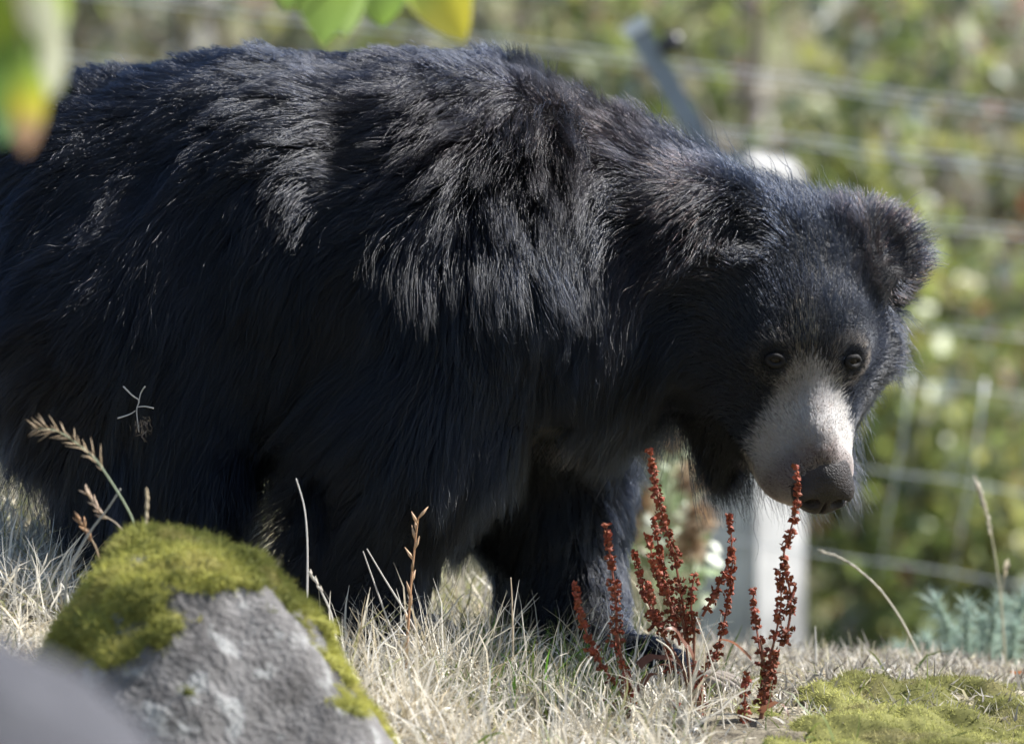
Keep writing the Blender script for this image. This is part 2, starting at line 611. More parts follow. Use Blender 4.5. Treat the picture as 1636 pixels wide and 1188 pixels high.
bmesh.ops.create_cube(bm, size=1.0)
for v in bm.verts:
    q = ax * v.co.x * 2 * hw + ay * v.co.y * 2 * hw
    zz = pc[2] if v.co.z > 0 else pb[2]
    v.co = (pc[0] + q[0], pc[1] + q[1], zz - (.02 if v.co.x > 0 and v.co.z > 0 else 0))
bmesh.ops.bevel(bm, geom=bm.edges[:], offset=.022, segments=3, affect='EDGES')
me = bpy.data.meshes.new('timber'); bm.to_mesh(me); bm.free()
me.materials.append(M_POST)
o = bpy.data.objects.new('timber', me); COL.objects.link(o); o.parent = post
o.matrix_parent_inverse = Matrix.Translation(-Vector(post.location))
# slanted outrigger arm at its top, with an end cap and an insulator
mb = MB()
a0, a1 = F_(1245, 440, FD - .17), F_(1020, 52, FD - .17)
u = unit(a1 - a0); w = unit(np.cross(u, (0, 1, 0)))
mb.box((a0 + a1) / 2 + w * .016, (a1 - a0) / 2, w * .006, np.array([0, .024, 0]))
mb.box((a0 + a1) / 2 + np.array([0, .022, 0]), (a1 - a0) / 2, w * .022, np.array([0, .004, 0]))
mb.build('slanted_arm', M_ARM, post, False)
mb = MB(); mb.box(a1 + u * .012, u * .012, w * .026, np.array([0, .028, 0]))
mb.build('end_cap', mat_plain('cap_plastic', (.62, .66, .70), .4, .1), post, False)
mb = MB(); mb.tube([a1 - u * .05 - w * .02, a1 - u * .05 - w * .045, a1 - u * .05 - w * .065], [.014, .022, .016], 10)
mb.build('insulator', mat_plain('insulator_black', (.02, .02, .025), .35, .2), post)


# ------------------------------------------------------------------ the bear
# head frame: F towards the nose, L towards the far side of the face, U out of the forehead
HF = unit(np.array([0.17, -0.50, -0.84]))
HL = unit(np.array([0.93, 0.34, -0.01])); HL = unit(HL - HF * (HL @ HF))
HU = np.cross(HF, HL)
HC = P(1246, 526, -0.10)
HR = np.stack([HF, HL, HU])


def head(f, l, u):
    f = f if f < .1 else .1 + (f - .1) * .80
    return HC + f * HF + l * HL + u * HU


def to_head(p):
    h = (p - HC) @ HR.T
    h[:, 0] = np.where(h[:, 0] > .1, .1 + (h[:, 0] - .1) / .80, h[:, 0])
    return h


bear = empty('sloth_bear', (-0.2, 0.0, 0.0))
tag(bear, 'shaggy black bear with pale muzzle walking past the mossy boulder, head lowered', 'bear')
G = Grid((-1.15, -0.56, -0.1), (0.74, 0.52, 0.98), 0.0085)
# trunk
G.cap(P(170, 390, .02), .228, P(430, 402, .0), .258, .06)
G.cap(P(430, 402, .0), .258, P(690, 410, .0), .258, .06)
G.cap(P(690, 410, .0), .252, P(850, 455, .0), .225, .06)
G.ell(P(670, 256, .0), (.16, .13, .120), k=.06)                       # shoulder hump
G.cap(P(790, 386, .0), .19, P(1010, 442, -.02), .160, .07)            # neck
G.cap(P(1010, 442, -.02), .160, P(1190, 458, -.05), .125, .06)
G.cap(P(-20, 330, .02), .05, P(-85, 420, .02), .03, .05)              # stub of a tail
# near front leg, striding back
G.cap(P(730, 470, -.15), .165, P(665, 670, -.19), .125, .07)
G.cap(P(665, 670, -.19), .120, P(600, 865, -.19), .074, .05)
G.cap(P(600, 865, -.19), .074, P(572, 965, -.19), .060, .04)
G.cap(P(572, 972, -.19), .056, P(630, 992, -.22), .046, .03)
# far front leg, reaching forward
G.cap(P(830, 560, .12), .15, P(858, 770, .14), .108, .07)
G.cap(P(858, 770, .14), .108, P(905, 950, .11), .076, .05)
G.cap(P(905, 950, .11), .076, P(945, 1035, .06), .060, .04)
G.cap(P(948, 1048, .04), .054, P(1060, 1088, -.05), .044, .03)
# near hind leg
G.cap(P(205, 540, -.12), .20, P(255, 730, -.15), .125, .08)
G.cap(P(255, 730, -.15), .120, P(240, 870, -.13), .078, .05)
G.cap(P(240, 870, -.13), .076, P(240, 930, -.13), .062, .04)
G.cap(P(242, 938, -.13), .056, P(315, 950, -.15), .046, .03)
# far hind leg
G.cap(P(235, 540, .13), .18, P(260, 740, .16), .11, .07)
G.cap(P(260, 740, .16), .105, P(235, 880, .17), .072, .05)
G.cap(P(235, 880, .17), .07, P(275, 925, .16), .052, .04)
# head
G.ell(HC, (.132, .130, .108), HR, .05)
G.cap(head(-.07, 0, -.04), .12, P(1170, 455, -.04), .125, .06)
G.ell(head(.045, 0, .050), (.080, .088, .055), HR, .04)               # forehead
for s in (-1, 1):
    G.ell(head(.075, s * .050, .062), (.030, .034, .028), HR, .025)   # brow
    G.ell(head(.125, s * .048, -.030), (.060, .038, .048), HR, .05)   # cheek running into the muzzle
    G.ell(head(.020, s * .085, -.045), (.090, .055, .080), HR, .05)   # cheek
    G.ell(head(.170, s * .030, -.026), (.060, .028, .038), HR, .03)   # upper lip
    G.ell(head(.220, s * .025, -.040), (.040, .026, .032), HR, .025)
for s in (-1, 1):
    G.ell(head(-.03, s * .115, -.03), (.085, .055, .070), HR, .05)
    G.ell(head(.075, s * .055, -.085), (.060, .045, .050), HR, .04)
    G.ell(head(.085, s * .050, -.098), (.042, .034, .036), HR, .05)
G.cap(head(.02, 0, -.07), .065, head(.215, 0, -.066), .040, .03)      # jaw
G.cap(head(.085, 0, .004), .056, head(.235, .010, -.006), .045, .04)  # muzzle
G.ell(head(.262, .008, -.012), (.035, .047, .042), HR, .02)
G.ell(head(.145, .002, .036), (.090, .024, .026), HR, .025)           # bridge
G.ell(head(-.112, .160, .035), (.070, .060, .032), unit(np.stack([HF + .2 * HL, HL - .2 * HF, HU])), .05)   # far ear
G.cap(head(-.09, -.08, .0), .085, head(-.10, .09, .0), .080, .05)      # back of the crown
G.ell(head(-.128, -.112, .078), (.066, .082, .052), HR, .035)
G.ell(head(-.080, -.085, .120), (.026, .044, .022), HR, .025, sub=True)  # hollow of the near ear
G.ell(head(-.098, .168, .075), (.040, .030, .022), HR, .015, sub=True)   # cup of the far ear           # near ear
sl, X = G.region(G.lo, G.lo + G.h * G.n)
away = smooth(.24, .34, np.linalg.norm(X - HC, axis=-1))
G.d[sl] += (away * (.0085 * noise3(X, 20, 91, 2) + .004 * noise3(X, 55, 92, 1))).astype(np.float32)
front = smooth(.15, .19, (X - HC) @ HF) * (1 - away)
G.d[sl] += (front * (.0016 * noise3(X, 130, 93, 2))).astype(np.float32)
EYES = []
for s in (-1, 1):
    for u in np.linspace(.16, 0, 200):
        q = head(.104, s * .057, u)
        if G.sample(q[None])[0] < 0:
            break
    n = G.grad(q[None])[0]
    EYES.append((q, n))
    G.ell(q + n * .010, (.017, .017, .017), k=.014, sub=True)
BV, BF = G.mesh()

# ---- the coat: direction, length and lift are blended from these places on the body
CTRL = []
def ctl(p, d, length, lift):
    CTRL.append((np.asarray(p, float), unit(np.array(d, float)), length, lift))
def side(px, py, y, d, length, lift):
    ctl(P(px, py, y), d, length, lift)
W_ = -1
# spine and back, near side then far side
side(0, 250, 0, (-.5, 0, -.9), .06, .35)
side(60, 200, -.1, (-.9, 0, -.35), .05, .40)
side(200, 135, 0, (-1, 0, -.05), .036, .45)
side(400, 110, 0, (-1, 0, .05), .036, .5)
side(600, 100, 0, (-1, -.1, .05), .036, .45)
side(740, 110, 0, (-.8, -.1, .4), .04, .6)
side(840, 175, 0, (-.25, -.1, .9), .046, 1.05)
side(950, 215, 0, (-.1, -.1, .9), .046, 1.05)
side(1080, 255, -.02, (-.3, -.2, .7), .055, .8)
side(1180, 300, -.08, (-.5, -.3, .3), .05, .6)
for sy, fl in ((-1, 1.0), (1, 1.0)):
    y = .2 * sy
    side(100, 400, y, (-.8, 0, -.6), .07, .25)
    side(40, 650, y, (-.35, 0, -.95), .10, .25)
    side(180, 230, y * .9, (-.95, 0, -.3), .05, .35)
    side(380, 230, y * .9, (-.9, 0, -.4), .055, .35)
    side(560, 220, y * .9, (-.85, 0, -.5), .055, .40)
    side(720, 230, y * .8, (-.5, 0, -.8), .06, .55)
    side(250, 430, y * 1.2, (-.65, 0, -.75), .08, .25)
    side(430, 420, y * 1.2, (-.55, 0, -.85), .085, .25)
    side(600, 420, y * 1.2, (-.45, 0, -.9), .085, .28)
    side(790, 300, y * .9, (-.35, 0, -.9), .07, .6)
    side(780, 450, y * 1.2, (-.3, 0, -.95), .085, .35)
    side(900, 330, y * .8, (-.35, 0, -.9), .08, .45)
    side(900, 520, y * .9, (-.15, 0, -1), .10, .30)
    side(1000, 420, y * .9, (-.35, 0, -.9), .11, .40)
    side(1060, 560, y * .8, (-.15, 0, -1), .11, .35)
    side(1100, 380, y * .8, (-.55, 0, -.8), .11, .45)
    side(400, 620, y * 1.1, (-.3, 0, -.95), .11, .20)
    side(520, 600, y * 1.1, (-.5, 0, -.85), .10, .22)
    side(250, 700, y * 1.1, (-.05, 0, -1), .11, .22)
    side(330, 800, y * 1.0, (.05, 0, -1), .08, .22)
    side(200, 820, y * .9, (-.35, 0, -.9), .08, .3)
    side(650, 640, y * 1.3, (-.6, 0, -.75), .09, .25)
    side(760, 640, y * 1.2, (-.4, 0, -.9), .09, .28)
    side(560, 760, y * 1.2, (-.95, 0, -.35), .12, .35)
    side(690, 770, y * 1.3, (-.7, 0, -.65), .075, .25)
    side(560, 880, y * 1.1, (-.8, 0, -.6), .06, .3)
    side(620, 940, y * 1.0, (-.2, 0, -1), .04, .3)
    side(860, 760, y * .8, (-.3, 0, -.95), .07, .3)
    side(960, 820, y * .5, (.1, 0, -1), .045, .45)
    side(900, 900, y * .6, (-.2, 0, -1), .045, .3)
    side(960, 1020, y * .3, (.2, 0, -1), .03, .3)
    side(1060, 1070, 0, (.8, -.3, -.4), .02, .3)
    side(280, 930, y * .7, (0, 0, -1), .035, .3)
# under the belly, throat and chest
side(300, 740, 0, (-.3, 0, -.95), .11, .5)
side(520, 720, 0, (-.4, 0, -.9), .10, .5)
side(750, 680, 0, (-.3, 0, -.95), .08, .4)
side(880, 660, 0, (-.2, -.1, -.95), .06, .35)
side(1000, 640, 0, (0, -.2, -1), .08, .4)
side(1100, 630, -.06, (.1, -.2, -1), .09, .4)
# head
def hd(f, l, u, d, length, lift):
    ctl(head(f, l, u), d[0] * HF + d[1] * HL + d[2] * HU, length, lift)
hd(.27, .0, .03, (-1, 0, 0), .004, .15)
hd(.20, .0, .06, (-1, 0, 0), .005, .2)
hd(.14, .0, .08, (-1, 0, 0), .010, .25)
hd(.09, .0, .11, (-1, 0, .1), .013, .25)
hd(.03, .0, .12, (-1, 0, 0), .020, .30)
hd(-.04, .0, .12, (-1, 0, 0), .026, .35)
hd(-.10, .0, .08, (-1, 0, .1), .045, .45)
hd(-.16, .03, .02, (-1, 0, .2), .055, .6)
for s in (-1, 1):
    hd(.20, s * .05, .0, (-1, s * .2, 0), .007, .25)
    hd(.24, s * .04, -.04, (-.7, 0, -.6), .004, .2)
    hd(.15, s * .07, -.02, (-1, s * .3, -.2), .011, .3)
    hd(.105, s * .057, .07, (-.7, s * .6, 0), .006, .2)
    hd(.07, s * .09, .05, (-.8, s * .6, 0), .014, .25)
    hd(.02, s * .08, .10, (-1, s * .3, 0), .020, .28)
    hd(-.05, s * .10, .08, (-1, s * .3, .1), .030, .35)
    hd(.08, s * .10, -.03, (.3, s * .7, -.4), .026, .35)
    hd(.13, s * .085, -.05, (.7, s * .3, -.3), .022, .4)
    hd(.03, s * .13, -.02, (.3, s * .6, -.3), .048, .40)
    hd(.05, s * .09, -.11, (.8, s * .25, -.5), .085, .5)
    hd(-.04, s * .16, -.03, (.5, s * .5, -.1), .055, .50)
    hd(.11, s * .06, -.09, (.9, s * .2, -.4), .065, .5)
    hd(.17, s * .055, -.06, (.4, s * .2, -.5), .010, .3)
hd(.08, 0, -.13, (.9, 0, -.4), .085, .5)
hd(.16, 0, -.10, (.3, 0, -.8), .015, .3)
hd(.23, 0, -.09, (.3, 0, -.8), .006, .3)
# ears: long hair fanning out from the rim
ear = np.array([-.112, .160, .035])
for th in np.linspace(0, 2 * math.pi, 8, endpoint=False):
    dv = np.array([math.cos(th), math.sin(th), .0])
    hd(*(ear + dv * np.array([.07, .058, 0])), (dv[0] * .6 - .35, dv[1] * .6 + .35, .15), .026 if math.cos(th) > .4 else .048, .6)
hd(*(ear + (0, 0, .03)), (-.5, .6, .3), .030, .6)
hd(*(ear + (0, 0, -.03)), (-.5, .6, -.3), .04, .5)
ear = np.array([-.128, -.112, .078])
for th in np.linspace(0, 2 * math.pi, 8, endpoint=False):
    dv = np.array([math.cos(th), math.sin(th), .0])
    hd(*(ear + dv * np.array([.08, .075, 0])), (dv[0] * .35 - .05, dv[1] * .35 - .75, .15), .048, .6)
hd(*(ear + (0, 0, .045)), (.1, -.8, .2), .06, .5)
hd(*(ear + (.04, -.04, .03)), (.5, -.6, .3), .055, .6)
hd(*(ear + (.05, .02, .03)), (.8, -.2, .2), .04, .6)
CP = np.array([c[0] for c in CTRL]); CD = np.array([c[1] for c in CTRL])
CL = np.array([c[2] * (1.65 if c[2] > .05 else 1.3 if c[2] > .03 else 1.0) for c in CTRL]); CT = np.array([c[3] for c in CTRL])
# control points snapped to the skin so that their reach is measured along the body
for _ in range(3):
    CP = CP - G.grad(CP) * np.clip(G.sample(CP), -.08, .08)[:, None]


def field(p, chunk=20000):
    D = np.zeros((len(p), 3)); Ln = np.zeros(len(p)); Lf = np.zeros(len(p))
    for i in range(0, len(p), chunk):
        q = p[i:i + chunk]
        d2 = ((q[:, None] - CP[None]) ** 2).sum(-1)
        near = d2.min(1, keepdims=True)
        w = np.exp(-(np.sqrt(d2) - np.sqrt(near)) / .025) / (d2 + .0004)
        w /= w.sum(1, keepdims=True)
        D[i:i + chunk] = w @ CD; Ln[i:i + chunk] = np.exp(w @ np.log(CL)); Lf[i:i + chunk] = w @ CT
    return unit(D), Ln, Lf


def sample_roots(n, weight):
    tri = np.concatenate([BF[:, [0, 1, 2]], BF[:, [0, 2, 3]]])
    A, B, C = BV[tri[:, 0]], BV[tri[:, 1]], BV[tri[:, 2]]
    area = 0.5 * np.linalg.norm(np.cross(B - A, C - A), axis=1)
    w = area * weight((A + B + C) / 3)
    pick = rng.choice(len(tri), n, p=w / w.sum())
    r1, r2 = np.sqrt(rng.random(n)), rng.random(n)
    return (1 - r1)[:, None] * A[pick] + (r1 * (1 - r2))[:, None] * B[pick] + (r1 * r2)[:, None] * C[pick]


def grow(roots, K, gravity=.55, rough=.10, len_jit=(.55, 1.15)):
    n = len(roots)
    N = G.grad(roots)
    D, Ln, Lf = field(roots)
    # slow swirls so that locks part and cross
    sw = np.stack([noise3(roots, 14, 11), noise3(roots, 14, 12), noise3(roots, 14, 13)], -1)
    long_ = smooth(.012, .05, Ln)[:, None]
    D = D + sw * .55 * long_
    D = unit(D - N * (D * N).sum(1, keepdims=True))
    lf = (Lf * (1 + .35 * noise3(roots, 22, 14)) * rng.uniform(.7, 1.3, n))[:, None]
    Ln = Ln * rng.uniform(*len_jit, n) * (1 + .22 * noise3(roots, 30, 15))
    stray = rng.random(n) < np.where(np.linalg.norm(roots - HC, axis=1) < .3, .016, .004)
    Ln = np.where(stray & (Ln > .02), Ln * 1.55, Ln)
    lf = np.where(stray[:, None], np.minimum(lf * 1.7 + .15, 1.3), lf)
    d = unit(D * np.cos(lf) + N * np.sin(lf))
    d = unit(d + rng.normal(size=(n, 3)) * rough * (.35 + .65 * long_))
    pts = np.zeros((n, K + 1, 3))
    p = roots - N * .002
    pts[:, 0] = p
    curl = rng.normal(size=(n, 3)) * .10 * long_
    g = (gravity * smooth(.015, .10, Ln))[:, None]
    for k in range(1, K + 1):
        t = k / K
        d = unit(d + np.array([0, 0, -1.0]) * g / K * 1.6 * t + (D - d) * .35 / K + curl / K * 2)
        p = p + d * (Ln / K)[:, None]
        s = G.sample(p)
        want = np.minimum(.0015 + Ln * .10 * t, .010)
        bad = s < want
        if bad.any():
            q = p[bad]
            p[bad] = q + G.grad(q) * np.minimum(want[bad] - s[bad], .02)[:, None]
        pts[:, k] = p
    return pts, Ln


def clump(pts, Ln, spacing_n, strength, power=1.3):
    """pull hairs to the nearest of some guide hairs"""
    n = len(pts)
    gi = rng.choice(n, spacing_n, replace=False)
    kd = kdtree.KDTree(spacing_n)
    for i, k in enumerate(gi):
        kd.insert(pts[k, 0], i)
    kd.balance()
    own = np.fromiter((kd.find(q)[1] for q in pts[:, 0]), np.int64, n)
    guide = pts[gi][own]
    dist = np.linalg.norm(guide[:, 0] - pts[:, 0], axis=1)
    t = np.linspace(0, 1, pts.shape[1]) ** power
    face = 1 - .55 * (np.linalg.norm(pts[:, 0] - HC, axis=1) < .27)
    st = face * strength * smooth(.008, .04, Ln) * np.clip(1.2 - dist / .06, 0, 1) * rng.uniform(.55, 1.0, n)
    w = (st[:, None] * t[None])[..., None]
    return pts * (1 - w) + guide * w


def hair_object(name, pts, rad, cols, mat, parent):
    n, k = pts.shape[:2]
    hc = bpy.data.hair_curves.new(name)
    hc.add_curves([k] * n)
    hc.attributes['position'].data.foreach_set('vector', pts.astype(np.float32).ravel())
    if 'radius' not in hc.attributes:
        hc.attributes.new('radius', 'FLOAT', 'POINT')
    t = np.linspace(0, 1, k)
    prof = np.clip(1.0 - t ** 2.2, .12, 1) * (0.75 + .25 * np.minimum(1, t * 4))
    hc.attributes['radius'].data.foreach_set('value', (rad[:, None] * prof[None]).astype(np.float32).ravel())
    at = hc.attributes.new('col', 'FLOAT_COLOR', 'CURVE')
    c = np.ones((n, 4), np.float32); c[:, :3] = cols
    at.data.foreach_set('color', c.ravel())
    hc.materials.append(mat)
    o = bpy.data.objects.new(name, hc)
    COL.objects.link(o)
    o.parent = parent
    o.matrix_parent_inverse = Matrix.Translation(-Vector(parent.location))
    return o


def pale_mask(p):
    """pale muzzle and the thin pale rings under the eyes"""
    h = to_head(p)
    nz = noise3(p, 60, 21) * .018
    f, l, u = h[:, 0], h[:, 1], h[:, 2]
    edge = .108 + 13 * np.minimum(np.abs(l), .075) ** 2 + np.clip(-u, 0, .2) * .25
    m = smooth(edge - .018, edge + .062, f + nz)
    return m * (np.linalg.norm(h, axis=1) < .45)


def eye_ring(p):
    m = np.zeros(len(p))
    for q, n in EYES:
        r = np.linalg.norm(p - q, axis=1)
        m = np.maximum(m, smooth(.019, .026, r) * (1 - smooth(.030, .044, r)))
    return m * (.35 + .5 * smooth(0, .6, noise3(p, 60, 22)))


def face_w(p):
    h = to_head(p)
    return smooth(-.02, .06, h[:, 0]) * (np.linalg.norm(h, axis=1) < .34)


def coat_weight(c):
    n = G.grad(c)
    w = np.where(n[:, 1] > .35, .30, 1.0) * np.where(c[:, 0] < -.86, .35, 1.0)
    w = w * np.where(c[:, 2] < .10, .6, 1.0)
    nose = to_head(c)
    w = w * np.where((nose[:, 0] > .30) & (np.linalg.norm(nose, axis=1) < .4), 0.0, 1.0)
    return w * (1 + 1.6 * face_w(c))


N_FUR = 190000
roots = sample_roots(N_FUR, coat_weight)
for q, n in EYES:                                             # bare skin round the eyeballs
    roots = roots[np.linalg.norm(roots - q, axis=1) > .0095]
pm = pale_mask(roots)
is_pale = rng.random(len(roots)) < pm
dark = roots[~is_pale]
pts, Ln = grow(dark, 7)
pts = clump(pts, Ln, 1500, .55, .9)
pts = clump(pts, Ln, 13000, .72, 1.2)
pts[:, 2:] += rng.normal(size=pts[:, 2:].shape) * (Ln * .012)[:, None, None]
rad = np.where(Ln < .03, .00034, .00046) * rng.uniform(.75, 1.2, len(dark))
base = np.array([.0018, .0025, .0046])
cols = base[None] * rng.uniform(.6, 1.5, (len(dark), 1))
brown = smooth(.2, .9, noise3(dark, 9, 31)) * rng.random(len(dark)) * .5
cols = cols * (1 - brown[:, None]) + brown[:, None] * np.array([.0065, .0048, .0046])
hq = to_head(dark)
rg = P(930, 190, 0)
rdg = np.exp(-(((dark[:, 0] - rg[0]) / .16) ** 2 + ((dark[:, 2] - rg[2] + .02) / .06) ** 2)) * rng.random(len(dark)) * .9
cols = cols * (1 - rdg[:, None]) + rdg[:, None] * np.array([.014, .009, .0065])
backlit_fringe = smooth(.07, .13, np.abs(hq[:, 1])) * (hq[:, 0] > -.2) * (hq[:, 0] < -.02) * (hq[:, 2] > -.03) * (np.linalg.norm(hq, axis=1) < .27) * (rng.random(len(dark)) < .35)  # brown of backlit ear hair, painted into the hair colour
cols = cols + backlit_fringe[:, None] * np.array([.020, .011, .007])
er = 1.0 * eye_ring(dark)[:, None] * (rng.random((len(dark), 1)) < .75)
cols = cols * (1 - er) + er * np.array([.11, .088, .07])
chest = P(866, 694, .05)
cm = np.exp(-(((dark[:, 0] - chest[0] - .012) / .046) ** 2 + ((dark[:, 2] - chest[2] - .024) / .021) ** 2) ** 2) * (dark[:, 1] > -.145) * (dark[:, 1] < .2)
cm = (cm * (rng.random(len(dark)) < .9))[:, None]
zr, zt = pts[:, 0, 2], pts[:, -1, 2]                        # the mane parts above the patch
over = (np.abs(dark[:, 0] - chest[0] - .02) < .07) & (zr > chest[2] + .034) & (zr < chest[2] + .24) & (dark[:, 1] < .15) & (zt < chest[2] + .03)
fs = np.where(over, np.clip((zr - chest[2] - rng.uniform(.008, .030, len(zr))) / np.maximum(zr - zt, 1e-3), .2, 1), 1.0)
pts = pts[:, :1] + (pts - pts[:, :1]) * fs[:, None, None]
pts = pts[:, :1] + (pts - pts[:, :1]) * (1 - .58 * (cm > .3))[:, :, None]
cols = cols * (1 - cm) + cm * np.array([.80, .68, .50])
brow = P(1285, 532, -.2)
bw = np.exp(-(((dark[:, 0] - brow[0]) / .016) ** 2 + ((dark[:, 2] - brow[2]) / .026) ** 2)) * (np.linalg.norm(hq, axis=1) < .2) * (rng.random(len(dark)) < .45)
cols = cols * (1 - bw[:, None]) + bw[:, None] * np.array([.30, .22, .12])
fur = hair_object('fur', pts, rad, cols, M_FUR, bear)
tag(fur, 'long shaggy black coat')
pal = np.concatenate([roots[is_pale], sample_roots(32000, lambda c: pale_mask(c) * (to_head(c)[:, 0] < .30))])
pts, Ln = grow(pal, 4, rough=.22)
cols = np.array([.40, .375, .345])[None] * rng.uniform(.3, 1.45, (len(pal), 1))
grey = smooth(-.3, .7, noise3(pal, 32, 41))[:, None] * .85
cols = cols * (1 - grey) + grey * np.array([.14, .125, .12])
hp_ = to_head(pal)
tipd = smooth(.205, .262, hp_[:, 0] + .012 * noise3(pal, 50, 43))[:, None] * .85
side_shade = smooth(.012, .060, np.abs(hp_[:, 1]))[:, None] * .55  # shade on the muzzle's sides, mixed into the hair colour
lipd = smooth(-.030, -.060, hp_[:, 2])[:, None] * .6
cols = cols * (1 - lipd) + lipd * np.array([.09, .07, .06])
cols = cols * (1 - side_shade) + side_shade * np.array([.19, .155, .125])
cols = cols * (1 - tipd) + tipd * np.array([.075, .050, .045])
mf = hair_object('muzzle_fur', pts, np.full(len(pal), .00027), cols, M_PALE, bear)
tag(mf, 'short pale grey fur on the muzzle')

bm_ = pale_mask(BV)[:, None]
bt_ = smooth(.21, .262, to_head(BV)[:, 0])[:, None]
body = mesh_obj('body', BV, BF, M_SKIN, bear, color=np.array([.006, .006, .007]) * (1 - bm_) + bm_ * (np.array([.26, .22, .19]) * (1 - bt_) + bt_ * np.array([.06, .042, .04])))
# nose pad, finely modelled with nostrils
NG = Grid(head(.26, 0, 0) - .075, head(.26, 0, 0) + .075, .002)
NG.ell(head(.260, .012, .000), (.048, .042, .039), HR, .01)
NG.ell(head(.292, .012, -.020), (.027, .037, .026), HR, .012)
for s in (-1, 1):
    NG.ell(head(.292, .012 + s * .024, -.004), (.025, .021, .022), HR, .010)
for s in (-1, 1):
    NG.ell(head(.326, .012 + s * .020, -.006), (.020, .0120, .0100), HR, .004, sub=True)
    NG.ell(head(.316, .012 + s * .037, -.010), (.016, .009, .005), HR, .004, sub=True)
NG.ell(head(.332, .012, -.018), (.014, .0022, .026), HR, .004, sub=True)
V, Fq = NG.mesh()
M_NOSE = mat_plain('nose_skin', (.018, .0135, .013), .6, .55, 45, .9, 330, .3, bdist=.003)
mesh_obj('nose', V, Fq, M_NOSE, bear)
# lower lip and mouth line below the nose
LG = Grid(head(.22, 0, -.06) - .09, head(.22, 0, -.06) + .09, .003)
LG.cap(head(.16, 0, -.072), .033, head(.232, .004, -.066), .024, .02)
LG.ell(head(.240, .006, -.064), (.020, .026, .016), HR, .01)
V, Fq = LG.mesh()
M_LIP = mat_plain('lip_skin', (.075, .062, .056), .55, .4, 40, .4, 200, .4)
mesh_obj('lower_lip', V, Fq, M_LIP, bear)
# eyes
M_EYE, nt, bs = new_mat('eyeball')
bs.inputs['Base Color'].default_value = (.005, .003, .002, 1)
bs.inputs['Roughness'].default_value = .16
bs.inputs['Specular IOR Level'].default_value = .2
M_LID = mat_plain('eyelid', (.009, .008, .008), .75, .3, 50, .3, 200, .2)
for q, n in EYES:
    g = Grid(q - .03, q + .03, .0018)
    g.ell(q - n * .0055, (.0098,) * 3, k=.001)
    V, Fq = g.mesh()
    eye = mesh_obj('eye', V, Fq, M_EYE, bear)
    # lids: an almond ring round the ball
    a = unit(HL - n * (HL @ n)); b = np.cross(n, a)
    mb = MB()
    th = np.linspace(0, 2 * math.pi, 25)
    ring = [q + n * (.0030 - .003 * abs(math.cos(t))) + a * .0105 * math.cos(t) + b * .0066 * math.sin(t) for t in th]
    mb.tube(ring, .0040, 8, cap=False)
    mb.build('eyelid', M_LID, eye)
# claws on the feet
M_CLAW = mat_plain('claw_horn', (.20, .165, .13), .4, .5, 35, .2, 90, .5)
def claws(foot, fwd, n=5, length=.075, spread=.085, drop=.9):
    fwd = unit(np.array(fwd, float)); sd = unit(np.cross(fwd, (0, 0, 1)))
    for i in range(n):
        o = (i - (n - 1) / 2) / (n - 1)
        p0 = np.array(foot) + sd * spread * o + fwd * (.012 - .03 * o * o)
        pts_, d = [p0], unit(fwd + sd * .25 * o + np.array([0, 0, .35]))
        for k in range(6):
            d = unit(d + np.array([0, 0, -drop / 4]))
            pts_.append(pts_[-1] + d * length / 6)
        mb = MB()
        mb.tube(pts_, [.0085, .0085, .0078, .0068, .0055, .0038, .0012], 8)
        mb.build('claw', M_CLAW, bear)
claws(P(1096, 1082, -.08), (.95, -.30, 0), length=.115)
claws(P(655, 992, -.24), (.9, -.35, 0), length=.06)
claws(P(335, 950, -.17), (.95, -.25, 0), length=.045)


# ------------------------------------------------------------------ boulders
def planes_sdf(planes, k, noise):
    def fn(X):
        d = None
        for n, p in planes:
            n = unit(np.array(n, float))
            e = (X - np.asarray(p)) @ n
            if d is None: d = e
            else:
                h = np.clip(0.5 - 0.5 * (d - e) / k, 0, 1)
                d = d * (1 - h) + e * h + k * h * (1 - h)
        return d + noise(X)
    return fn


